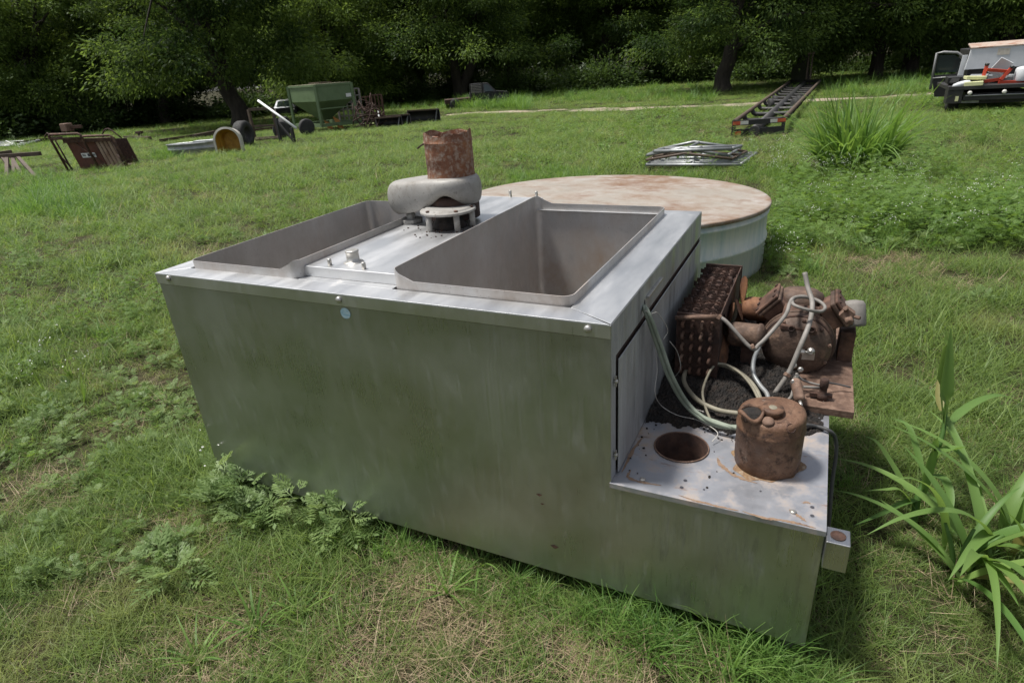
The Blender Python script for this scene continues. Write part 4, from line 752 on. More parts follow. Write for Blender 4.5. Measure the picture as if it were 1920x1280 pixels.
# half round tub, open side towards the camera
Y0, Y1 = GR(406, 290, 455, .12); ctr = (Y0+Y1)/2; zc = UP(ctr, 238)-ctr[2]; wv = (Y1-Y0); hw = np.linalg.norm(wv)/2; wv /= np.linalg.norm(wv); bk = np.cross([0, 0, 1.], wv)
if bk@(CAM-ctr) > 0: bk = -bk
t = thing('fibreglass_tub', 'grey white half round tub with a yellow inside standing on its side', 'tub', ctr)
def arch(s_, dep, z0=-.08):
    pts = []
    for k in range(25):
        a = math.pi*k/24; x, z = -math.cos(a)*hw*s_, (zc-hw)+math.sin(a)*hw*s_
        pts.append(ctr+wv*x+bk*dep+np.array([0, 0, z]))
    return [ctr-wv*hw*s_+bk*dep+np.array([0, 0, z0])]+pts+[ctr+wv*hw*s_+bk*dep+np.array([0, 0, z0])]
def strip(a, b, m): n = len(a); m.add(a+b, [(i, i+1, n+i+1, n+i) for i in range(n-1)], True)
m = MB(); strip(arch(1.0, 0), arch(.86, -.015), m); strip(arch(.86, -.0151), arch(.84, .02), m); strip(arch(1.0, 0), arch(.99, .05), m); strip(arch(.99, .05), arch(.80, .62), m); n_ = len(arch(1, 0)); q = arch(.80, .62); m.add(q, [tuple(range(n_))]); m.build('shell', 'fibreglass', t)
m = MB(); strip(arch(.84, .02), arch(.70, .30), m); strip(arch(.70, .30), arch(.60, .36), m); strip(arch(.60, .36), arch(.50, .52), m); q = arch(.50, .52); m.add(q, [tuple(range(n_))]); m.build('lining', 'yellow_in', t)
# low oval stock tank with a white plank over its edge
SL, SR = GR(318, 294, 420); ctr = (SL+SR)/2; hw = np.linalg.norm(SR-SL)/2; e = (SR-SL)/np.linalg.norm(SR-SL); nn_ = np.cross([0, 0, 1.], e); hh = UP(ctr, 267)-ctr[2]
t = thing('stock_tank', 'low round ribbed galvanised stock trough in the grass', 'trough', ctr)
def sring(r, z): return [ctr+e*hw*r*math.cos(a)+nn_*hw*.4*r*math.sin(a)+np.array([0, 0, z]) for a in np.linspace(0, 2*math.pi, 48, endpoint=False)]
MB().loops([sring(.97, -.05), sring(.97, hh*.45), sring(1.0, hh*.5), sring(1.0, hh*.58), sring(.97, hh*.62), sring(.97, hh*.9), sring(1.0, hh*.94), sring(1.0, hh), sring(.985, hh), sring(.95, hh*.9), sring(.95, .06), sring(.3, .05)], True, False, True).build('shell', 'galv', t)
q = PD(386, 264, depth_of(ctr)-.3); mm_ = MB().beam(q-e*.36, q+e*.34, .3, .05); solo(mm_, 'white_plank', 'white', 'short white plank laid on the rim of the stock trough', 'plank')

# ------------------------------------------------------------------ rusty squeeze chute panel with its white name plate
M_['bar_tan'] = surf('tan_rusty_bar', [(.16, .085, .05), (.30, .21, .15), (.36, .28, .22)], 5, (.6, .85), 0, .2, (1, 1, .4))
CA, CB = GR(154, 320, 240); t = thing('cattle_chute', 'rusty brown cattle chute with a solid side, upright bars and a white plate', 'chute', (CA+CB)/2)
e = CB-CA; z1, z2 = UP(CA, 266), UP(CB, 262); lean = -e*.13; CO = np.cross(e/np.linalg.norm(e), [0, 0, 1.])
def cpt(u, h, out=0.): return CA+e*u+lean*h+np.array([0, 0, (h*((z1-CA[2])*(1-u)+(z2-CB[2])*u))])+out*CO
sd = MB().plate([cpt(0, 0), cpt(.58, 0), cpt(.58, 1), cpt(0, 1)], tuple(-.05*CO)).build('side_sheet', surf('red_brown_sheet_rust', [(.055, .020, .013), (.11, .040, .024), (.15, .060, .035)], 3, (.6, .85), 0, .3), t)
for k in range(5): MB().beam(cpt(.645+k*.085, 0), cpt(.645+k*.085, .97), .075, .05, np.cross(e, [0, 0, 1.])).build('bar', 'bar_tan', t)
MB().beam(cpt(-.03, 1.04), cpt(1.03, 1.04), .12, .10).build('top_beam', 'rust', t)
MB().plate([cpt(.02, 0, -.7), cpt(.98, 0, -.7), cpt(.98, .98, -.7), cpt(.02, .98, -.7)], tuple(-.04*CO)).build('far_side_sheet', 'rust_dark', t)  # other side of the chute, added dark for the shade between the bars
MB().plate([cpt(.02, .02, -.05), cpt(.98, .02, -.05), cpt(.98, .02, -.69), cpt(.02, .02, -.69)], (0, 0, .03)).build('chute_floor', 'rust_dark', t)
o_ = .5
for u0, u1, hh in ((-.16, .50, 1.30), (.50, 1.12, 1.20)):
    MB().tube([cpt(u0, 0, .25), cpt(u0, hh*.96, .25), cpt(u0+.04, hh, .25), cpt(u1-.04, hh, .25), cpt(u1, hh*.96, .25), cpt(u1, (0 if u1 > 1 else .95), .25)], .035, 8).build('hoop', 'rust', t)
MB().tube([cpt(-.16, 1.15, .25), cpt(.5, 1.15, .25)], .03, 8).build('rail', 'rust', t)
for u in (-.10, 1.06):
    MB().tube([cpt(u, .05, .2), cpt(u, 1.1, .2)], .025, 6).build('rail_post', 'rust_dark', t)
    MB().tube([cpt(u-.05, .5, .22), cpt(u+.03, .1, .22)], .02, 6).build('latch_rod', 'rust_dark', t)
MB().tube([cpt(.2, .95, .03), cpt(.6, .10, .03)], .012, 5).build('brace_wire', 'pale_rust', t)
pl = MB().plate([cpt(.185, .44, .02), cpt(.48, .44, .02), cpt(.48, .60, .02), cpt(.185, .60, .02)], tuple(.012*CO)).build('name_plate', 'label_white', t)
for u0, u1 in ((.205, .218), (.228, .242), (.255, .268), (.41, .422), (.432, .444), (.454, .466)): MB().plate([cpt(u0, .485, .034), cpt(u1, .485, .034), cpt(u1, .565, .034), cpt(u0, .565, .034)], tuple(.003*CO)).build('plate_lettering', 'ink', pl)
MB().plate([cpt(.315, .475, .034), cpt(.362, .475, .034), cpt(.362, .575, .034), cpt(.315, .575, .034)], tuple(.003*CO)).build('plate_emblem', 'ink', pl)
bx = MB(); bx.box(tuple(cpt(.02, 1.35)-np.array([0, 0, .0])), tuple(cpt(.02, 1.35)+np.array([.3, .2, .22]))); bx.build('motor_box', 'pale_rust', t, .02)
MB().beam(cpt(.22, 1.5), cpt(.5, 1.52), .08, .08).build('lever', 'rust', t)
# ------------------------------------------------------------------ rusty saw horse at the left edge
SA, SB = G(8, 318), G(40, 322); t = thing('sawhorse', 'rusty steel beams on splayed legs at the left edge of the field', 'sawhorse', SA)
zs_ = UP(SA, 290); dS = depth_of(SA)
MB().beam(PD(-40, 296, dS), PD(75, 288, dS-.3), .12, .12).build('beam', 'rail_brown', t); MB().beam(PD(-30, 292, dS), PD(22, 284, dS+.5), .1, .1).build('beam', 'rail_brown', t)
for a, b in (((13, 295), (13, 332)), ((25, 295), (26, 326)), ((22, 296), (40, 326)), ((33, 294), (68, 332)), ((3, 293), (24, 322)), ((-25, 296), (-30, 330))):
    q = G(*b); MB().beam(PD(*a, dS), q-np.array([0, 0, .02]), .09, .09, (0, 1, .1)).build('leg', 'rail_brown', t)
# ------------------------------------------------------------------ loader buckets right of the hopper
def bucket(pl, pr_, ytop, label):
    a, b = GR(*pl, pr_[0], .3); h = UP(a, ytop)-a[2]; e = b-a; e[2] = 0; n_ = np.cross([0, 0, 1.], e/np.linalg.norm(e)); t = thing('loader_bucket', label, 'bucket', (a+b)/2, 0, 'loader buckets')
    if n_@(CAM-a)[:3] > 0: n_ = -n_
    prof = [(-.05, h*1.0), (.0, h), (.28, h*.9), (.42, h*.55), (.38, h*.15), (.2, 0), (-.2, -.02)]
    m = MB(); A = [a+n_*p+np.array([0, 0, z]) for p, z in prof]; B = [b+n_*p+np.array([0, 0, z]) for p, z in prof]; n2 = len(prof)
    m.add(A+B, [(i, i+1, n2+i+1, n2+i) for i in range(n2-1)], True); m.build('back_shell', 'black_paint', t)
    for s_ in (A, B): MB().plate(s_, tuple(e/np.linalg.norm(e)*.03)).build('side_cheek', 'black_paint', t)
    MB().beam(A[0], B[0], .07, .06).build('lip', 'rail_brown', t); MB().beam(a+e*.85+n_*-.1, a+e*.95+np.array([0, 0, h]), .04, .04).build('stay', 'galv', t)
bucket((706, 240), (752, 237), 222, 'black loader bucket nearest the rusty racks'); bucket((722, 236), (768, 231), 218, 'middle black loader bucket half hidden behind the nearest one'); bucket((766, 232), (824, 228), 208, 'largest black loader bucket at the right of the three')
# ------------------------------------------------------------------ rusty racks and tangled scrap behind the hopper
def rack(px0, px1, pyb, pyt, n, m_rails, mat, label, back=0.):
    a, b = GR(px0, pyb, px1); t = thing('steel_rack', label, 'rack', (a+b)/2, 0, 'racks behind the hopper'); z = UP(a, pyt)-a[2]
    for k in range(n): u = k/(n-1); q = a+(b-a)*u; MB().beam(q, q+np.array([0, 0, z]), .09 if k in (0, n-1) else .05, .06, (0, 1, 0)).build('upright', mat, t)
    for k in range(m_rails): u = (k+.6)/(m_rails-.4); MB().beam(a+np.array([0, 0, z*u]), b+np.array([0, 0, z*u]), .05, .06).build('cross_bar', mat, t)
rack(640, 683, 238, 170, 6, 6, 'hose_grey', 'tall grey wire rack directly behind the green hopper'); rack(683, 703, 232, 183, 3, 3, 'rust', 'narrow rusty rack between the grey rack and the red posts'); rack(703, 722, 232, 179, 4, 3, 'rust', 'red brown posts right of the grey rack')
m = MB(); c0_ = G(692, 240)
for k in range(46):
    p = c0_+np.array([random.gauss(0, .42), random.gauss(0, .3), random.uniform(.05, .95)]); d = np.array([random.gauss(0, 1), random.gauss(0, .6), random.gauss(0, .8)]); d /= np.linalg.norm(d); L_ = random.uniform(.25, .6)
    m.tube([p-d*L_, p+np.array([0, 0, random.uniform(-.1, .15)]), p+d*L_], random.uniform(.012, .03), 6, True, 2)
for dx, z, r_ in ((-.25, .5, .34), (.2, .42, .3), (.45, .55, .26)): m.tube([c0_+np.array([dx+r_*math.cos(a)*.9, r_*math.cos(a)*.3, z+r_*math.sin(a)]) for a in np.linspace(0, 6.283, 21)], .03, 6, False)
solo(m, 'tangled_scrap_iron', 'rust_dark', 'tangle of rusty machine iron between the hopper and the buckets', 'scrap', kind='stuff')
for k, (px, py, h) in enumerate(((628, 219, .5), (610, 225, .35))):
    q = G(px, 243); q = np.array([q[0], q[1], UP(q, py)]); solo(MB().plate([q, q+np.array([.3, 0, -.15]), q+np.array([.45, .1, -.55]), q+np.array([.12, .1, -.5])], (0, .06, 0)), 'orange_guard', 'yellow_part', ['orange rusty sheet leaning under the right side of the hopper', 'orange rusty sheet beside the hopper outlet'][k], 'guard')
# ------------------------------------------------------------------ rusty beams lying in the grass at the left
for k, (a, b, r_) in enumerate((((286, 252), (345, 247), .12), ((302, 268), (378, 257), .09), ((366, 262), (420, 251), .13), ((30, 272), (118, 262), .11), ((236, 262), (282, 264), .11), ((470, 250), (512, 245), .1))):
    p, q = G(*a), G(*b); solo(MB().beam(p+np.array([0, 0, r_]), q+np.array([0, 0, r_]), r_*1.6, r_*1.6), 'steel_beam', 'rust_dark' if k % 2 else 'rail_brown', ['dark brown beam lying highest in the grass left of the trough', 'long thin rusty beam behind the stock trough', 'thick rusty beams end just left of the yellow tub', 'long dark beam lying at the far left of the field', 'short rusty beam just right of the chute', 'rusty beam lying behind the pipe frame'][k], 'beam')
p = G(196, 264); hose('bent_iron', [p, p+np.array([0, 0, .35]), p+np.array([.5, .1, .6]), p+np.array([1.2, .2, .1])], .04, 'rust_dark', 'bent dark iron bar standing behind the chute', 'bar', 6, 3)
p = G(95, 268); hose('bent_iron', [p+np.array([-.6, 0, .1]), p+np.array([0, 0, .55]), p+np.array([.5, .1, .1])], .04, 'rust_dark', 'peaked dark iron bar between the sawhorse and chute', 'bar', 6, 2)
p = G(265, 262); t = thing('iron_anvil_post', 'dark iron post rising from the rusty beam right of the chute', 'post', p); MB().beam(p, (p[0], p[1], UP(p, 246)), .14, .14, (0, 1, 0)).build('post', 'rust_dark', t); MB().box(tuple(p+np.array([-.2, -.1, .3])), tuple(p+np.array([.2, .1, .42]))).build('collar', 'rust_dark', t, .02)
for k in range(5): hose('grey_pipe', [G(-60+3*k, 277-2*k, .06+.02*k), G(48+7*k, 272-2.2*k, .06+.02*k)], .05, 'galv', ['lowest', 'second lowest', 'middle', 'second highest', 'highest'][k]+' grey pipe of the bundle at the far left', 'pipe', 7, 0)
hose('grey_rod', [G(39, 277, .02), PD(11, 264, depth_of(G(11, 276)))], .025, 'white_pipe', 'thin white rod sticking up from the grey pipes at far left', 'rod', 6, 0)
# ------------------------------------------------------------------ dark pickup under the trees and parked car behind the hopper
def car_body(px0, px1, pyb, pyt, prof, name, label, cat, mat, roofmat, flip=False, depth=1.7):
    a, b = GR(px0, pyb, px1, .4); e = b-a; e[2] = 0; L_ = np.linalg.norm(e); e /= L_; n_ = np.cross([0, 0, 1.], e); h = UP(a, pyt)-a[2]
    if n_@(CAM-a) > 0: n_ = -n_
    t = thing(name, label, cat, (a+b)/2+n_*depth/2)
    def q(u, v, z): return a+e*L_*u+n_*depth*v+np.array([0, 0, h*z])
    return t, q, L_, h, e, n_
t, q, L_, h, e, n_ = car_body(836, 958, 206, 161, None, 'pickup_truck', 'dark pickup with a slatted rack and rusty flat bed in tree shade', 'pickup', 'dark_car', None)
MB().loops([[q(.40, v, z) for v, z in ((0, .3), (0, .62), (1, .62), (1, .3))], [q(.72, v, z) for v, z in ((0, .3), (0, .62), (1, .62), (1, .3))], [q(.99, v, z) for v, z in ((.06, .32), (.06, .52), (.94, .52), (.94, .32))]], False, True, True).build('body', 'dark_car', t, .03)
MB().loops([[q(.42, v, .61) for v in (0.02, .98)]+[q(.80, v, .61) for v in (.98, .02)], [q(.43, v, .98) for v in (.1, .9)]+[q(.68, v, .98) for v in (.9, .1)]], False, False, True).build('cab', 'dark_car', t)
MB().plate([q(.61, -.002, .63), q(.76, -.002, .63), q(.67, .085, .93), q(.61, .085, .93)], tuple(-n_*.01)).build('side_window', 'glass', t)
MB().plate([q(.80, -.005, .60), q(.98, .05, .535), q(.98, .95, .535), q(.80, 1, .60)], (0, 0, .03)).build('bonnet', 'dark_car', t)
for k in range(5): MB().beam(q(.41, -.02, .66+.065*k), q(.57, -.02, .66+.065*k), .04, .04).build('rack_slat', 'hose_grey', t)
for u in (.40, .58): MB().beam(q(u, -.02, .3), q(u, -.02, 1.0), .06, .06, (0, 1, 0)).build('rack_post', 'black_paint', t)  # black also carries the tree shade on the posts
bd = MB().loops([[q(0, v, z) for v, z in ((0, .22), (0, .40), (1, .40), (1, .22))], [q(.39, v, z) for v, z in ((0, .26), (0, .42), (1, .42), (1, .26))]], False, True, True).build('flat_bed', 'rust_dark', t)
for u in (.15, .86): MB().lathe([(.2, -.1), (.36, -.1), (.38, .1), (.2, .1)], q(u, .05, .18), n_, 20).build('wheel', 'rubber', t)
t, q, L_, h, e, n_ = car_body(513, 556, 221, 190, None, 'parked_car', 'silver roofed dark car parked under the trees left of the hopper', 'car', 'dark_car', None, depth=2.6)
MB().loops([[q(u, 0, .55) for u in (0.0, 1.0)]+[q(u, 1, .6) for u in (1.0, 0.0)], [q(u, 0, .2) for u in (0.02, .98)]+[q(u, 1, .2) for u in (.98, .02)]], False, True, True).build('body', 'dark_car', t)
MB().loops([[q(.08, .02, .55), q(.92, .02, .55), q(.92, .95, .6), q(.08, .95, .6)], [q(.22, .3, .98), q(.78, .3, .98), q(.78, .9, 1.0), q(.22, .9, 1.0)]], False, False, True).build('cabin', 'car_white', t)
MB().plate([q(.2, .07, .62), q(.8, .07, .62), q(.73, .26, .92), q(.27, .26, .92)], tuple(-n_*.02+np.array([0, 0, .015]))).build('windscreen', 'glass', t)
for u in (.06, .82): MB().box(tuple(q(u, -.01, .42)-np.array([0, .01, .03])), tuple(q(u, -.01, .42)+np.array([.2, .03, .09]))).build('headlight', 'white_reflector', t)
for u in (.1, .9): MB().lathe([(.2, -.1), (.33, -.1), (.34, .1), (.2, .1)], q(u, .2, .22), e, 18).build('wheel', 'rubber', t)

# ------------------------------------------------------------------ vegetation generators
def blades(base, az, L, Wd, lean, curl, nseg=3, tint=None, twist=None, tipw=.06, belly=.0):
    """N curved strips; returns vertices, quads, tint"""
    n = len(L); base = np.asarray(base, float); h = np.c_[np.cos(az), np.sin(az), np.zeros(n)]; tw = az+math.pi/2+(0 if twist is None else twist); wv = np.c_[np.cos(tw), np.sin(tw), np.zeros(n)]
    P = base.copy(); V = []; 
    for k in range(nseg+1):
        t = k/nseg; wk = (Wd*((1-t)**.7*(1-tipw)+tipw)*(1+belly*math.sin(math.pi*min(1, t*1.3))))[:, None]
        V += [P-wv*wk/2, P+wv*wk/2]; a = lean+curl*((k+.5)/nseg); P = P+(L/nseg)[:, None]*(h*np.sin(a)[:, None]+np.array([0, 0, 1])*np.cos(a)[:, None])
    V = np.stack(V, 1).reshape(-1, 3); m = 2*(nseg+1); o = np.arange(n)[:, None]*m
    Q = np.concatenate([o+np.array([2*k, 2*k+1, 2*k+3, 2*k+2]) for k in range(nseg)], 1).reshape(-1, 4)
    tt = RNG.random(n) if tint is None else tint
    return V, Q, np.repeat(tt, m)
def leaves(C, Dn, Up, L, Wd, tint):
    """diamond leaves: C base points, Dn direction, Up face normal hint"""
    Dn = Dn/np.linalg.norm(Dn, axis=1, keepdims=True); S = np.cross(Dn, Up); S /= np.linalg.norm(S, axis=1, keepdims=True)+1e-9
    Nn = np.cross(S, Dn); m = C+Dn*(L*.45)[:, None]
    V = np.stack([C, m+S*(Wd/2)[:, None]-Nn*(Wd*.12)[:, None], C+Dn*L[:, None]-Nn*(L*.12)[:, None], m-S*(Wd/2)[:, None]-Nn*(Wd*.12)[:, None]], 1).reshape(-1, 3)
    return V, (np.arange(len(L))[:, None]*4+np.arange(4)), np.repeat(tint, 4)
def join(parts):
    V, Q, T, o = [], [], [], 0
    for v, q, t in parts: V.append(v); Q.append(q+o); T.append(t); o += len(v)
    return np.concatenate(V), np.concatenate(Q), np.concatenate(T)
def vnoise(x, y, s, seed=0):
    x = np.asarray(x)*s; y = np.asarray(y)*s; xi = np.floor(x).astype(int); yi = np.floor(y).astype(int); fx = x-xi; fy = y-yi; fx = fx*fx*(3-2*fx); fy = fy*fy*(3-2*fy)
    def hsh(a, b): v = np.sin(a*127.1+b*311.7+seed*74.7)*43758.5453; return v-np.floor(v)
    return (hsh(xi, yi)*(1-fx)+hsh(xi+1, yi)*fx)*(1-fy)+(hsh(xi, yi+1)*(1-fx)+hsh(xi+1, yi+1)*fx)*fy

# ------------------------------------------------------------------ trees
def make_tree(seed, H, tr_r, cr, cb, nclump, nleaf, fork=False):
    rg = np.random.default_rng(seed); rnd = random.Random(seed)
    root = thing('pecan_tree', 'x', 'tree'); m = MB()
    stems = []
    if fork: stems = [[(0, 0, -.2), (.05, 0, 1.0), (.25, .1, 3.2), (.4, .1, H*.62)], [(-.15, 0, -.2), (-.35, 0, .9), (-1.4, .1, 3.0), (-2.6, .2, H*.55)]]
    else: stems = [[(0, 0, -.2), (rg.normal(0, .06), 0, .9), (rg.normal(0, .15), rg.normal(0, .15), 2.6), (rg.normal(0, .3), rg.normal(0, .3), H*.62)]]
    for st_ in stems: m.tube(st_, [tr_r*1.35, tr_r*1.02, tr_r*.92, tr_r*.82, tr_r*.35], 12, True, 4)
    C = []
    while len(C) < nclump:
        u = rg.normal(size=3); u /= np.linalg.norm(u); rr = rg.random()**.42
        p = np.array([u[0]*cr*rr, u[1]*cr*rr, cb+(H-cb)*.5+u[2]*(H-cb)*.5*rr])
        lowlim = cb-.9*max(0, (math.hypot(p[0], p[1])/cr-.55))*2.0
        if p[2] < lowlim+.3: continue
        C.append(p)
    for k in range(int(nclump*.30)):                      # a skirt of drooping outer clumps
        a = rg.random()*6.28; r_ = cr*rg.uniform(.45, 1.0); C.append(np.array([r_*math.cos(a), r_*math.sin(a), cb+rg.uniform(-1.1, 1.2)]))
    C = np.array(C)
    for k in range(9):                                    # limbs reaching towards clumps
        c = C[rnd.randrange(len(C))]; s_ = stems[k % len(stems)]; p0 = np.array(s_[2])+np.array([0, 0, rg.uniform(-.6, 2.2)]); md = (p0+c)/2+np.array([0, 0, .7])
        m.tube([p0, md, c], [tr_r*.42, tr_r*.26, tr_r*.08], 7, True, 4)
        for j in range(3):
            c2 = C[rnd.randrange(len(C))]; b_ = md+(c-md)*.4
            if np.linalg.norm(c2-b_) < 5: m.tube([b_, (b_+c2)/2+np.array([0, 0, .3]), c2], [tr_r*.16, tr_r*.1, tr_r*.04], 6, True, 3)
    m.build('trunk', 'bark', root, local=True)
    n = nleaf; P, Dv, T = [], [], []
    for c in C:
        rc = rg.uniform(.7, 1.3); q = rg.normal(size=(n, 3))*np.array([rc, rc, rc*.55])*.52; P.append(c+q)
        out = q/np.maximum(.2, np.linalg.norm(q, axis=1, keepdims=True))+np.array([0, 0, -.45])+rg.normal(size=(n, 3))*.45+np.array([c[0], c[1], 0])/cr*.5; Dv.append(out)
        T.append(np.clip(rg.normal(.42, .30)+rg.normal(0, .15, n), 0, 1))
    P, Dv, T = np.concatenate(P), np.concatenate(Dv), np.concatenate(T); k = len(P)
    V, Q, T = leaves(P, Dv, rg.normal(size=(k, 3))*.55+np.array([0, 0, 1]), rg.uniform(.15, .30, k), rg.uniform(.055, .11, k), T)
    cr_ = bpy.data.objects.new('crown', np_mesh('crown', V, Q, 'leaf', T)); COL.objects.link(cr_); cr_.parent = root
    return root
T0 = [make_tree(1, 13, .42, 6.2, 3.0, 170, 330), make_tree(2, 12, .36, 5.4, 2.2, 160, 330), make_tree(3, 14, .48, 6.4, 3.6, 170, 330), make_tree(4, 13, .38, 6.4, 3.6, 165, 330, True)]
used = [False]*4
TREES = []
def put_tree(P, v, s_, rz, label, group=None):
    if not used[v]: o = T0[v]; used[v] = True
    else: o = copy_tree(T0[v])
    o.location = (P[0], P[1], float(ground_z(P[0], P[1]))); o.rotation_euler = (0, 0, rz); o.scale = (s_, s_, s_); o['label'] = label
    if group: o['group'] = group
    TREES.append((P[0], P[1])); return o
FRONT = [(96, 250, 0, 1.0, 'big dark tree with a thick trunk at the far left of the field'), (-70, 252, 1, 1.1, 'tree half out of view at the left edge behind the sawhorse'), (205, 236, 1, .95, 'tree standing behind the cattle chute'),
         (312, 231, 2, .9, 'tree between the chute and the yellow lined tub'), (452, 237, 2, 1.1, 'thick trunked tree right behind the brown pipe frame'), (640, 205, 1, 1.05, 'tree rising behind the green hopper and racks'),
         (862, 188, 3, 1.15, 'forked tree beside the dark pickup'), (1010, 166, 1, 1.05, 'dense leafy tree right of the dark pickup'), (1160, 158, 0, 1.0, 'leafy tree left of the lone dark trunk behind the gate pile'), (1356, 173, 2, .95, 'tree with the clear dark trunk left of the trailer frame'),
         (1502, 158, 0, 1.0, 'thick trunked tree behind the far end of the trailer frame'), (1640, 146, 1, 1.1, 'slim trunked tree in deep shade left of the open truck door'), (1704, 141, 2, 1.0, 'tree in deep shade right behind the open truck door'), (1880, 130, 0, 1.1, 'tree behind the white box of the scrap truck'), (2060, 118, 1, 1.1, 'tree just out of view right of the scrap truck')]
for k, (px, py, v, s_, lab) in enumerate(FRONT): put_tree(G(px, py), v, s_, k*1.7, lab, 'trees along the field edge')
fa = math.atan2(FH[1], FH[0])
for row, (dist, n, off) in enumerate(((66, 13, .3), (80, 15, .7), (98, 17, .1))):
    for k in range(n):
        a = fa+R(-50+100*(k+off)/n); d = dist+random.uniform(-4, 4); put_tree((CAM[0]+d*math.cos(a), CAM[1]+d*math.sin(a)), (k+row) % 3, random.uniform(1.0, 1.25), random.uniform(0, 6), 'dark tree deep in the wood behind the field edge trees', 'trees deep in the wood')
def make_bush(seed, r, n):
    rg = np.random.default_rng(seed); q = rg.normal(size=(n, 3))*np.array([r, r, r*.55])*.5; q[:, 2] = np.abs(q[:, 2])+rg.random(n)*.3*r
    c = vnoise(q[:, 0]*3, q[:, 1]*3+q[:, 2]*2, 1., seed); V, Q, T = leaves(q, q*np.array([1, 1, .4])+rg.normal(size=(n, 3))*.5, rg.normal(size=(n, 3))*.6+np.array([0, 0, 1]), rg.uniform(.14, .30, n), rg.uniform(.06, .12, n), np.clip(c*.9+rg.normal(0, .15, n), 0, 1))
    root = thing('wild_bush', 'x', 'bush'); o = bpy.data.objects.new('foliage', np_mesh('foliage', V, Q, 'bush', T)); COL.objects.link(o); o.parent = root
    m = MB()
    for k in range(7): a = k*.9; m.tube([(0, 0, -.1), (.3*r*math.cos(a), .3*r*math.sin(a), .5*r), (.5*r*math.cos(a), .5*r*math.sin(a), .95*r)], [.04, .025, .01], 6, True, 3)
    m.build('stem', 'bark', root, local=True); return root
B0 = [make_bush(5, 1.7, 3600), make_bush(6, 1.3, 3000)]; bu = [False, False]
def put_bush(P, v, s_, label, group):
    if not bu[v]: o = B0[v]; bu[v] = True
    else: o = copy_tree(B0[v])
    o.location = (P[0], P[1], float(ground_z(P[0], P[1]))); o.rotation_euler = (0, 0, random.uniform(0, 6)); o.scale = (s_, s_, s_*random.uniform(.9, 1.4)); tag(o, label, None, group)
for k in range(46):
    a = fa+R(-46+92*(k+random.random()*.8)/46); d = random.uniform(54, 63); put_bush((CAM[0]+d*math.cos(a), CAM[1]+d*math.sin(a)), k % 2, random.uniform(.9, 1.7), 'dark leafy bush in the undergrowth below the wood', 'bushes below the wood')

# ------------------------------------------------------------------ scatter: instanced grass and weeds (uncountable stuff)
def template(name, V, Q, mat, T):
    o = bpy.data.objects.new(name, np_mesh(name, V, Q, mat, T)); return o
def scatter(name, label, cat, temps, P, rot, scl, idx):
    tcol = bpy.data.collections.new(name+'_kinds')
    for t in temps: tcol.objects.link(t)
    me = bpy.data.meshes.new(name); n = len(P); me.vertices.add(n); me.vertices.foreach_set('co', np.asarray(P, np.float32).ravel())
    for nm, ty, dat in (('rot', 'FLOAT_VECTOR', np.asarray(rot, np.float32).ravel()), ('scl', 'FLOAT_VECTOR', (np.repeat(np.asarray(scl, np.float32)[:, None], 3, 1) if np.ndim(scl) == 1 else np.asarray(scl, np.float32)).ravel()), ('idx', 'INT', np.asarray(idx, np.int32))):
        a = me.attributes.new(nm, ty, 'POINT'); a.data.foreach_set('vector' if ty == 'FLOAT_VECTOR' else 'value', dat)
    o = bpy.data.objects.new(name, me); COL.objects.link(o); tag(o, label, cat, kind='stuff')
    ng = bpy.data.node_groups.new(name, 'GeometryNodeTree'); ng.interface.new_socket('Geometry', in_out='INPUT', socket_type='NodeSocketGeometry'); ng.interface.new_socket('Geometry', in_out='OUTPUT', socket_type='NodeSocketGeometry')
    N, L = ng.nodes, ng.links; gi = N.new('NodeGroupInput'); go_ = N.new('NodeGroupOutput'); ip = N.new('GeometryNodeInstanceOnPoints'); ci = N.new('GeometryNodeCollectionInfo')
    ci.inputs[0].default_value = tcol; ci.inputs[1].default_value = True; ci.inputs[2].default_value = True
    def na(nm, ty): k = N.new('GeometryNodeInputNamedAttribute'); k.data_type = ty; k.inputs[0].default_value = nm; return k.outputs[0]
    L.new(gi.outputs[0], ip.inputs['Points']); L.new(ci.outputs[0], ip.inputs['Instance']); ip.inputs['Pick Instance'].default_value = True
    er = N.new('FunctionNodeEulerToRotation'); L.new(na('rot', 'FLOAT_VECTOR'), er.inputs[0]); L.new(er.outputs[0], ip.inputs['Rotation'])
    L.new(na('idx', 'INT'), ip.inputs['Instance Index']); L.new(na('scl', 'FLOAT_VECTOR'), ip.inputs['Scale']); L.new(ip.outputs[0], go_.inputs[0])
    md = o.modifiers.new('scatter', 'NODES'); md.node_group = ng; return o
def tuft(n, rad, l0, l1, w0, w1, lean0, lean1, c0, c1, nseg=3):
    a = RNG.random(n)*6.283; r_ = rad*np.sqrt(RNG.random(n)); b = np.c_[r_*np.cos(a), r_*np.sin(a), np.full(n, -.006)]
    return blades(b, RNG.random(n)*6.283, RNG.uniform(l0, l1, n), RNG.uniform(w0, w1, n), RNG.uniform(lean0, lean1, n), RNG.uniform(c0, c1, n), nseg, np.clip(RNG.normal(.45, .25, n), 0, 1), RNG.normal(0, .6, n))
GRASS = [template('grass_a', *(lambda r: (r[0], r[1], 'grass', r[2]))(tuft(34, .085, .06, .15, .0030, .0052, .1, 1.0, .4, 1.5))), template('grass_b', *(lambda r: (r[0], r[1], 'grass', r[2]))(tuft(30, .09, .05, .19, .0026, .0048, .3, 1.2, .2, 1.3))), template('grass_c', *(lambda r: (r[0], r[1], 'grass', r[2]))(tuft(38, .08, .04, .12, .0030, .0054, .1, 1.0, .3, 1.2)))]
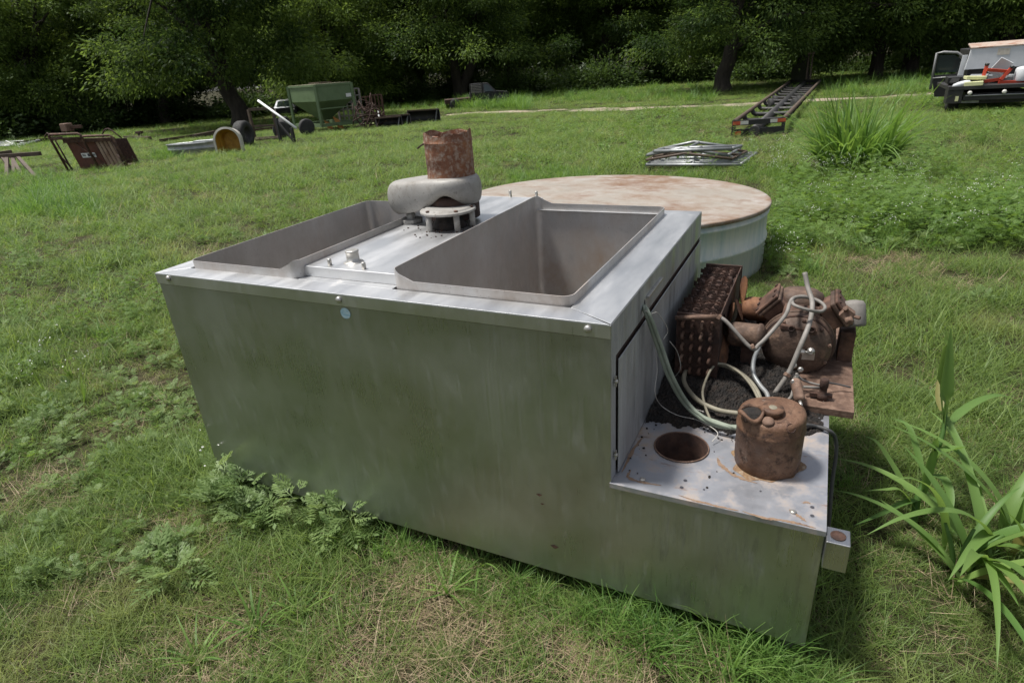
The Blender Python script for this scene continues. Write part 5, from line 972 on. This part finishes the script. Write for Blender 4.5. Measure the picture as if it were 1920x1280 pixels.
STRAW = [template('straw_a', *(lambda r: (r[0], r[1], 'straw', r[2]))(tuft(36, .08, .05, .15, .0015, .003, .9, 1.5, -.1, .5, 2))), template('straw_b', *(lambda r: (r[0], r[1], 'straw', r[2]))(tuft(30, .09, .04, .18, .0014, .0026, 1.1, 1.56, -.2, .3, 2)))]
TALL = [template('tall_a', *(lambda r: (r[0], r[1], 'tallgrass', r[2]))(tuft(34, .10, .18, .42, .006, .012, .05, .55, .5, 1.5, 5))), template('tall_b', *(lambda r: (r[0], r[1], 'tallgrass', r[2]))(tuft(26, .09, .15, .35, .007, .014, .1, .8, .4, 1.6, 5)))]
def lobed_leaf(L, az, pitch, base, tw=0.0, npair=5):
    """a deeply cut leaf: rib with pairs of lobes, each a diamond, each lobe with two side lobes"""
    d = np.array([math.cos(az)*math.cos(pitch), math.sin(az)*math.cos(pitch), math.sin(pitch)]); s = np.array([-math.sin(az), math.cos(az), 0.]); up = np.cross(d, s); P, Dn, Ls, Ws = [], [], [], []
    base = np.array(base, float)
    for k in range(npair):
        t = .22+.70*k/(npair-1); c = base+d*L*t-np.array([0, 0, 1])*L*.28*t*t; ll = L*(.36*math.sin(math.pi*(.25+.7*t))+.06)
        for sg in (-1, 1):
            dd = d*.75+s*sg*.8; P.append(c); Dn.append(dd); Ls.append(ll); Ws.append(ll*.24)
            for q, ang in ((.45, .5), (.5, -.45)): P.append(c+dd/np.linalg.norm(dd)*ll*q); Dn.append(dd*math.cos(ang)+np.cross(up, dd)*math.sin(ang)); Ls.append(ll*.42); Ws.append(ll*.15)
    P.append(base+d*L*.9-np.array([0, 0, 1])*L*.23); Dn.append(d-np.array([0, 0, .4])); Ls.append(L*.24); Ws.append(L*.12)
    P.append(base); Dn.append(d-np.array([0, 0, .12])); Ls.append(L*.95); Ws.append(L*.035)
    n = len(P); return leaves(np.array(P), np.array(Dn), np.tile(up, (n, 1))+RNG.normal(size=(n, 3))*.18, np.array(Ls), np.array(Ws), np.clip(RNG.normal(.5, .12)+RNG.normal(0, .08, n), 0, 1))
def weed_plant(nl, L0, L1, hmax):
    out = []
    for k in range(nl):
        az = k*2.4+RNG.normal(0, .3); z = hmax*(k/nl)**1.1; out.append(lobed_leaf(RNG.uniform(L0, L1)*(1-.35*k/nl), az, RNG.uniform(.1, .75)+.4*k/nl, (.01*math.cos(az), .01*math.sin(az), z)))
    return join(out)
WEED = [template('weed_a', *(lambda r: (r[0], r[1], 'weed', r[2]))(weed_plant(11, .09, .15, .06))), template('weed_b', *(lambda r: (r[0], r[1], 'weed', r[2]))(weed_plant(15, .08, .14, .13))), template('weed_c', *(lambda r: (r[0], r[1], 'weed2', r[2]))(weed_plant(10, .07, .13, .08)))]
def upright_weed():
    out = []
    for j in range(4):
        az0 = RNG.random()*6.28; hgt = RNG.uniform(.22, .40)
        for k in range(8):
            z = hgt*(.15+.8*k/8); az = k*2.4+az0; out.append(lobed_leaf(RNG.uniform(.05, .10)*(1.1-.5*k/8), az, RNG.uniform(.2, .7), (.05*math.cos(az0)*(1+k/6), .05*math.sin(az0)*(1+k/6), z), 0, 4))
    return join(out)
WEED += [template('weed_d', *(lambda r: (r[0], r[1], 'weed2', r[2]))(upright_weed())), template('weed_e', *(lambda r: (r[0], r[1], 'weed2', r[2]))(upright_weed()))]
def broad_weed():
    n = 26; a = RNG.random(n)*6.28; r_ = .02+.10*np.sqrt(RNG.random(n)); P = np.c_[r_*np.cos(a)*.6, r_*np.sin(a)*.6, .03+.16*RNG.random(n)]; D = np.c_[np.cos(a), np.sin(a), RNG.normal(0, .35, n)]
    return leaves(P, D, RNG.normal(size=(n, 3))*.3+np.array([0, 0, 1]), RNG.uniform(.05, .09, n), RNG.uniform(.022, .04, n), RNG.random(n))
BROAD = [template('broad_a', *(lambda r: (r[0], r[1], 'weed2', r[2]))(broad_weed())), template('broad_b', *(lambda r: (r[0], r[1], 'weed2', r[2]))(broad_weed()))]
def flower_sprig():
    parts = []; n = 18; a = RNG.random(n)*6.28; r_ = .10*np.sqrt(RNG.random(n)); z = RNG.uniform(.16, .30, n); P = np.c_[r_*np.cos(a), r_*np.sin(a), z]
    V = []; 
    for p in P:
        for k in range(2): d = RNG.normal(size=3); d /= np.linalg.norm(d); V.append((p, d))
    C = np.array([v[0] for v in V]); D = np.array([v[1] for v in V]); m = len(C)
    return leaves(C, D, RNG.normal(size=(m, 3)), np.full(m, .0065), np.full(m, .006), np.ones(m)), P
(fl, fP) = flower_sprig()
FLOW = [template('flower_a', fl[0], fl[1], 'flower', fl[2])]
n = len(fP); _b = blades(np.zeros((n, 3)), np.arctan2(fP[:, 1], fP[:, 0]), np.linalg.norm(fP, axis=1), np.full(n, .0025), np.arctan2(np.hypot(fP[:, 0], fP[:, 1]), fP[:, 2]), np.zeros(n), 2)
STEM = [template('stem_a', _b[0], _b[1], 'weed2', _b[2])]

def wedge(d0, d1, half, dens):
    area = (d1*d1-d0*d0)*R(half); n = int(area*dens); d = np.sqrt(RNG.uniform(d0*d0, d1*d1, n)); a = fa+RNG.uniform(-R(half), R(half), n); return np.c_[CAM[0]+d*np.cos(a), CAM[1]+d*np.sin(a)]
def free(P, m=0.0):
    x, y = P[:, 0], P[:, 1]; ok = ~((x > .03-m) & (x < WS-.03+m) & (y > .05-m) & (y < D-.03+m)); ok &= np.hypot(x-RC[0], y-RC[1]) > RR-.02
    return ok
def path_d(P):
    d = np.full(len(P), 99.); far = np.hypot(P[:, 0]-CAM[0], P[:, 1]-CAM[1]) > 17
    if far.any(): d[far] = np.sqrt(((P[far][:, None, :]-PATHPTS[None])**2).sum(2)).min(1)
    return d
def pxb(x0, x1, y0, y1, n):                               # ground points under a region of the picture
    return np.array([G(random.uniform(x0, x1), random.uniform(y0, y1))[:2] for _ in range(n)])
DRY = [(G(700, 1170), .30), (G(640, 1235), .26), (G(1010, 1240), .30), (G(860, 1120), .24), (G(330, 1000), .16), (G(450, 1180), .20), (G(90, 900), .15), (G(1180, 1200), .16), (G(760, 1060), .14), (G(560, 1090), .15), (G(1640, 500), .5), (G(250, 560), .6), (G(520, 470), .8)]
def dryness(P):
    v = np.zeros(len(P))
    for c, r_ in DRY: v = np.maximum(v, np.exp(-((P[:, 0]-c[0])**2+(P[:, 1]-c[1])**2)/(r_*r_)))
    return np.clip(v*1.1*(.4+.9*vnoise(P[:, 0], P[:, 1], 6, 3))+.45*np.clip(vnoise(P[:, 0], P[:, 1], 1.3, 5)-.55, 0, 1), 0, 1)
ptsG, sclG, ptsS, sclS = [], [], [], []
for d0, d1, half, dens, sc0 in ((.7, 3.4, 80, 640, .92), (3.4, 6, 74, 260, 1.05), (6, 11, 62, 75, 1.35), (11, 20, 54, 34, 1.9), (20, 36, 50, 14, 2.6), (36, 62, 48, 5, 3.6)):
    P = wedge(d0, d1, half, dens); P = P[free(P)]; dr = dryness(P); r0 = RNG.random(len(P)); pd = path_d(P)
    keep = (r0 > dr*.6) & ((pd > .95) | (RNG.random(len(P)) < .10)); lush = np.clip((vnoise(P[:, 0], P[:, 1], .8, 1)*.5+vnoise(P[:, 0], P[:, 1], 2.9, 2)*.5-.5)*1.9+.5, 0, 1.1)
    ptsG.append(P[keep]); sclG.append((sc0*(.5+.95*lush)*RNG.uniform(.75, 1.25, len(P)))[keep])
    if d1 < 21: k2 = RNG.random(len(P)) < np.clip(.12+dr*.6, 0, 1); ptsS.append(P[k2]+RNG.normal(0, .02, (k2.sum(), 2))); sclS.append((sc0*RNG.uniform(.7, 1.25, len(P)))[k2])
def lay(P): return np.c_[P, ground_z(P[:, 0], P[:, 1])]
def rots(n, t=.15): return np.c_[RNG.normal(0, t, n), RNG.normal(0, t, n), RNG.uniform(0, 6.283, n)]
P = np.concatenate(ptsG); s_ = np.concatenate(sclG); scatter('grass', 'short green grass covering the whole field', 'grass', GRASS, lay(P), rots(len(P), .08), np.c_[s_, s_, s_*np.interp(np.hypot(P[:, 0]-CAM[0], P[:, 1]-CAM[1]), [0, 5, 10, 18, 30, 60], [1, 1, .80, .58, .45, .40])], RNG.integers(0, 3, len(P)))
P = np.concatenate(ptsS); s_ = np.concatenate(sclS); scatter('dry_grass', 'dead straw coloured grass in worn patches', 'grass', STRAW, lay(P), rots(len(P), .1), s_, RNG.integers(0, 2, len(P)))
SK = []
for k in range(26): a = RNG.random()*6.283; SK.append(((0, 0, 0), a))
_n = 7; STICK = [template('stick_a', *(lambda r: (r[0], r[1], 'straw', r[2]))(blades(np.c_[RNG.normal(0, .05, _n), RNG.normal(0, .05, _n), np.full(_n, .02)], RNG.random(_n)*6.28, RNG.uniform(.10, .26, _n), RNG.uniform(.0022, .004, _n), RNG.uniform(1.0, 1.5, _n), RNG.uniform(-.2, .3, _n), 2)))]
P = np.concatenate([wedge(.8, 4, 70, 4), wedge(4, 9, 50, 2)]); P = P[free(P)]; scatter('dead_stems', 'pale dead stems lying in the grass', 'stems', STICK, lay(P), rots(len(P), .12), RNG.uniform(.4, .8, len(P)), np.zeros(len(P)))
# taller grass: regions of the picture, then loose tufts
TP, TS = [], []
def addt(P, lo, hi): P = P[free(P, .03)]; P = P[path_d(P) > 1.5]; TP.append(P); TS.append(RNG.uniform(lo, hi, len(P)))
addt(pxb(-40, 190, 335, 412, 210), .7, 1.15); addt(pxb(60, 130, 355, 400, 70), 1.0, 1.5); addt(pxb(-40, 130, 318, 350, 90), .6, 1.0); addt(pxb(130, 420, 322, 352, 90), .45, .8); addt(pxb(290, 345, 285, 302, 40), 1.1, 1.5); addt(pxb(380, 640, 268, 296, 110), .35, .7)
addt(pxb(862, 990, 190, 206, 260), 1.9, 3.0); addt(pxb(980, 1340, 160, 192, 260), 1.6, 2.4); addt(pxb(720, 860, 192, 206, 90), 1.3, 2.0); addt(pxb(1540, 1760, 140, 180, 130), 1.5, 2.4); addt(pxb(0, 120, 262, 285, 60), .7, 1.1); addt(pxb(130, 400, 268, 300, 70), .4, .8); addt(pxb(1470, 1560, 190, 250, 40), .6, 1.0)
addt(pxb(960, 1110, 320, 350, 60), .6, .95); addt(pxb(1200, 1480, 315, 345, 40), .5, .8); addt(pxb(1710, 1920, 205, 235, 60), .4, .8); addt(wedge(8, 30, 45, .5), .5, 1.0); addt(wedge(36, 52, 44, .45), 1.0, 2.0)
fx = RNG.uniform(.75, 2.45, 110); addt(np.c_[fx, RNG.uniform(-.10, .0, 110)][:0], .3, .5)
TP.append(np.c_[fx, -.16+.19*RNG.random(110)**.7]); TS.append(RNG.uniform(.18, .46, 110)*(1+.35*(fx > 1.7)))
P = wedge(5, 22, 47, 4.5); P = P[vnoise(P[:, 0], P[:, 1], .55, 9) > .46]; addt(P, .3, .75)
P = wedge(1.6, 6, 60, 7); P = P[vnoise(P[:, 0], P[:, 1], 1.1, 12) > .5]; addt(P, .22, .42)
P = wedge(20, 42, 45, 2.2); P = P[vnoise(P[:, 0], P[:, 1], .3, 4) > .45]; addt(P, .35, .75)
pass
# low weeds
WP, WS_ = [], []
def addw(P, lo, hi): P = P[free(P, .05)]; P = P[path_d(P) > 1.5]; WP.append(P); WS_.append(RNG.uniform(lo, hi, len(P)))
addw(pxb(-20, 400, 650, 880, 150), .35, .72); addw(pxb(-20, 380, 880, 1100, 75), .35, .65); addw(pxb(0, 330, 420, 660, 110), .5, .95); addw(pxb(0, 700, 330, 460, 130), .5, 1.0); addw(pxb(1450, 1960, 330, 470, 260), .7, 1.4); addw(pxb(1450, 1740, 335, 430, 70), 1.0, 1.6); addw(pxb(1640, 1960, 385, 450, 50), 1.0, 1.5); addt(pxb(1450, 1960, 320, 480, 130), .4, .8); addw(pxb(900, 1420, 245, 330, 120), .7, 1.2); addw(pxb(1000, 1360, 205, 260, 120), 1.0, 1.6); addw(pxb(1540, 1960, 225, 330, 100), .7, 1.2); addw(pxb(420, 900, 260, 330, 80), .6, 1.0); addw(wedge(4, 16, 50, .4), .5, .9); addw(pxb(1440, 1520, 430, 520, 30), .6, 1.0)
P = np.concatenate(TP); s_ = np.concatenate(TS); scatter('tall_grass', 'taller broad bladed grass in lush patches across the field', 'grass', TALL, lay(P), rots(len(P), .1), s_, RNG.integers(0, 2, len(P)))
P = np.concatenate(WP); s_ = np.concatenate(WS_); ix = np.where(np.hypot(P[:, 0]-CAM[0], P[:, 1]-CAM[1]) > 4.5, RNG.choice([0, 2, 3, 4, 3, 4], len(P)), RNG.choice([0, 1, 2], len(P))); scatter('low_weeds', 'low leafy weeds mixed into the grass', 'weeds', WEED, lay(P), rots(len(P), .2), s_, ix)
P = np.concatenate([pxb(1460, 1960, 330, 470, 30), pxb(1640, 1930, 380, 440, 50), pxb(1100, 1360, 190, 300, 60), pxb(900, 1420, 240, 320, 30), pxb(1700, 1960, 215, 330, 30), pxb(1720, 1780, 178, 205, 50), pxb(1190, 1270, 205, 240, 50)]); P = P[free(P, .05)]; n = len(P); scatter('broad_leaf_weeds', 'bright broad leaved weeds in drifts on the right of the field', 'weeds', BROAD, lay(P), rots(n, .2), RNG.uniform(.7, 1.3, n), RNG.integers(0, 2, n))
P = np.concatenate([pxb(1455, 1960, 330, 470, 70), pxb(1400, 1640, 290, 345, 40), pxb(0, 200, 660, 780, 3), pxb(1420, 1510, 480, 520, 5), pxb(1120, 1400, 200, 300, 20)]); P = P[free(P, .05)]; n = len(P); rr_ = rots(n, .15); ss_ = RNG.uniform(.7, 1.4, n)
scatter('white_flower_heads', 'tiny white flower heads dotted over the weeds', 'flowers', FLOW, lay(P), rr_, ss_, np.zeros(n)); scatter('flower_stems', 'thin green stems carrying the tiny white flowers', 'weeds', STEM, lay(P), rr_, ss_, np.zeros(n))

# ------------------------------------------------------------------ single plants
def plant_from(name, label, cat, P, parts, group=None):
    t = thing(name, label, cat, (P[0], P[1], float(ground_z(P[0], P[1]))), 0, group)
    for nm, (V, Q, T), mat in parts: o = bpy.data.objects.new(nm, np_mesh(nm, V, Q, mat, T)); COL.objects.link(o); o.parent = t
    return t
# grey-green weeds along the foot of the tank front
for k, (px, py, nl, hh) in enumerate(((445, 925, 20, .20), (490, 930, 18, .15), (415, 960, 14, .10), (470, 985, 14, .08), (595, 955, 18, .17), (640, 970, 16, .14), (680, 985, 18, .15), (560, 935, 12, .12), (330, 1085, 12, .07), (300, 1060, 10, .06))):
    P = G(px, py); P[1] = min(P[1], -.05); q = weed_plant(int(nl*.75), .12, .20, hh); parts = [('foliage', q, 'weed')]
    if k == 0:
        n = 7; fl_ = RNG.normal(0, .05, (n, 3))+np.array([-.02, 0, .27]); m = 14; C = np.repeat(fl_, 2, 0); parts.append(('flower_heads', leaves(C, RNG.normal(size=(m, 3)), RNG.normal(size=(m, 3)), np.full(m, .009), np.full(m, .008), np.ones(m)), 'flower'))
        parts.append(('stem', blades(np.zeros((n, 3)), np.arctan2(fl_[:, 1], fl_[:, 0]), np.linalg.norm(fl_, axis=1), np.full(n, .003), np.arctan2(np.hypot(fl_[:, 0], fl_[:, 1]), fl_[:, 2]), np.zeros(n), 2), 'weed'))
    plant_from('lobed_weed', ['tallest grey green weed with white flowers at the left end of the tank front', 'grey green lobed weed just right of the white flowered one', 'leftmost grey green weed by the tank corner', 'grey green lobed weed below the white flowered one', 'grey green lobed weed in the middle of those along the tank foot', 'grey green lobed weed second from the right along the tank foot', 'rightmost grey green lobed weed at the tank foot', 'low grey green weed close against the tank panel', 'lower of two lone grey green weeds left of the straw', 'upper of two lone grey green weeds left of the straw'][k], 'weed', P, parts, 'weeds along the tank foot')
# broad crabgrass in the foreground
for k, (px, py) in enumerate(((480, 1180), (370, 1240), (900, 1060), (840, 1110), (1470, 1130), (560, 1150))):
    P = G(px, py); n = 13; a = np.arange(n)*2.4; q = blades(np.c_[.01*np.cos(a), .01*np.sin(a), np.zeros(n)], a, RNG.uniform(.08, .20, n), RNG.uniform(.008, .014, n), RNG.uniform(.3, 1.1, n), RNG.uniform(.4, 1.1, n), 5)
    plant_from('crabgrass', ['broad bladed grass plant left of the bottom centre in the straw', 'leftmost broad bladed grass plant at the bottom edge', 'broad bladed grass plant under the middle of the tank edge', 'broad bladed grass plant left of the one under the tank edge', 'broad bladed grass plant at the right foot of the shelf', 'small broad bladed grass plant near the bottom straw patch'][k], 'grass plant', P, [('foliage', q, 'tallgrass')])
# tall clump of coarse grass beyond the round tank
P = G(1598, 326); n = 560; a = RNG.random(n)*6.283; r_ = .42*np.sqrt(RNG.random(n)); base = np.c_[r_*np.cos(a), r_*np.sin(a), np.zeros(n)]
hC = UP(P, 186)-P[2]; az = a+RNG.normal(0, .6, n)
q = blades(base, az, RNG.uniform(.6, 1.40, n)*hC, RNG.uniform(.026, .050, n), RNG.uniform(-.05, .14, n)+.15*(r_/.42), RNG.uniform(.2, 2.0, n)**1.3, 8, np.clip(RNG.normal(.45, .25, n), 0, 1), RNG.normal(0, .7, n), .02, .3)
plant_from('grass_clump', 'tall dense clump of coarse green grass beyond the round tank', 'grass clump', P, [('foliage', q, 'tallgrass')])
# broad leaved cane plants at the right edge, each leaf a part
def cane_leaf(pts, wd, mat, t, name='leaf'):
    P = smooth_path(pts, 5); m = MB(); n = len(P); vs = []
    for i, p in enumerate(P):
        d = P[min(i+1, n-1)]-P[max(i-1, 0)]; d /= np.linalg.norm(d); s = np.cross(d, [0, 0, 1.]); ns = np.linalg.norm(s); s = s/ns if ns > .15 else np.array(_r0); up = np.cross(s, d); tt = i/(n-1); k = 1.4*wd*(min(1, .35+3*tt)*(1-tt**2.6)+.02)
        vs += [p-s*k+up*k*.35, p, p+s*k+up*k*.35]
    m.add(vs, [(3*i+j, 3*i+3+j, 3*i+4+j, 3*i+1+j) for i in range(n-1) for j in (0, 1)], True); o = m.build(name, mat, t); a_ = o.data.attributes.new('tint', 'FLOAT', 'POINT'); a_.data.foreach_set('value', np.full(len(o.data.vertices), random.uniform(.2, .8), np.float32)); return o
B1 = G(1712, 985); d1_ = depth_of(B1)
t = thing('cane_plant', 'tall upright broad leaved cane plant right of the shelf', 'plant', B1)
def cp(px, py, dd=0.): return PD(px, py, d1_+dd)
m = MB().tube([B1-np.array([0, 0, .02]), cp(1722, 930), cp(1745, 880), cp(1768, 810), cp(1774, 760)], [.013, .012, .010, .008, .006], 9, True, 4); m.build('stem', 'cane', t)
for pts, wd, mt in (([(1770, 800), (1772, 740), (1777, 680), (1783, 612)], .019, 'cane'), ([(1768, 790), (1762, 720), (1770, 660), (1775, 618)], .012, 'cane'), ([(1764, 770), (1760, 735), (1764, 690)], .010, 'cane_dry'), ([(1778, 800), (1800, 775), (1840, 750), (1880, 742), (1925, 760)], .012, 'cane'),
                     ([(1745, 880), (1765, 850), (1795, 842), (1812, 838)], .02, 'cane'), ([(1735, 900), (1720, 850), (1706, 805), (1690, 790), (1662, 782)], .009, 'cane'), ([(1728, 925), (1700, 915), (1672, 870), (1645, 830), (1616, 815)], .010, 'cane'),
                     ([(1728, 935), (1690, 945), (1650, 965), (1600, 985)], .009, 'cane'), ([(1730, 930), (1740, 880), (1752, 840), (1758, 820)], .014, 'cane'), ([(1720, 960), (1690, 920), (1660, 918), (1620, 920)], .007, 'cane'), ([(1735, 920), (1770, 960), (1790, 1010), (1790, 1050)], .010, 'cane'), ([(1745, 890), (1770, 900), (1782, 930), (1786, 960)], .013, 'cane')):
    cane_leaf([cp(*p, .04*i*(1 if k_ % 2 else -1)) for i, (p, k_) in enumerate((p, len(pts)) for p in pts)], wd, mt, t)
B2 = G(1790, 1075); d1_ = depth_of(B2)
t = thing('cane_plant', 'sprawling broad leaved cane clump at the right edge of the picture', 'plant', B2)
for j in range(3): MB().tube([B2+np.array([.02*j, 0, -.02]), B2+np.array([.03*j-.02, .02, .08]), B2+np.array([.08*j-.05, .05, .16])], [.010, .008, .005], 8, True, 3).build('stem', 'cane', t)
BASES = [G(1792, 1078), G(1815, 1050), G(1850, 1040), G(1885, 1010), G(1915, 1060)]
_rl = random.Random(5)
for i_ in range(32):
    b_ = BASES[i_ % 5]+np.array([_rl.gauss(0, .03), _rl.gauss(0, .03), 0]); az = _rl.uniform(0, 6.283); L_ = _rl.uniform(.32, .72); lean = _rl.uniform(.1, .85); curl = _rl.uniform(.5, 1.7); p = b_.copy(); pts = [p.copy()]
    for k in range(6): a_ = lean+curl*(k+.5)/6; p = p+L_/6*np.array([math.cos(az)*math.sin(a_), math.sin(az)*math.sin(a_), math.cos(a_)]); p[2] = max(p[2], ground_z(p[0], p[1])+.015); pts.append(p.copy())
    cane_leaf(pts, _rl.uniform(.009, .0165), 'cane_dry' if i_ % 19 == 5 else 'cane', t)
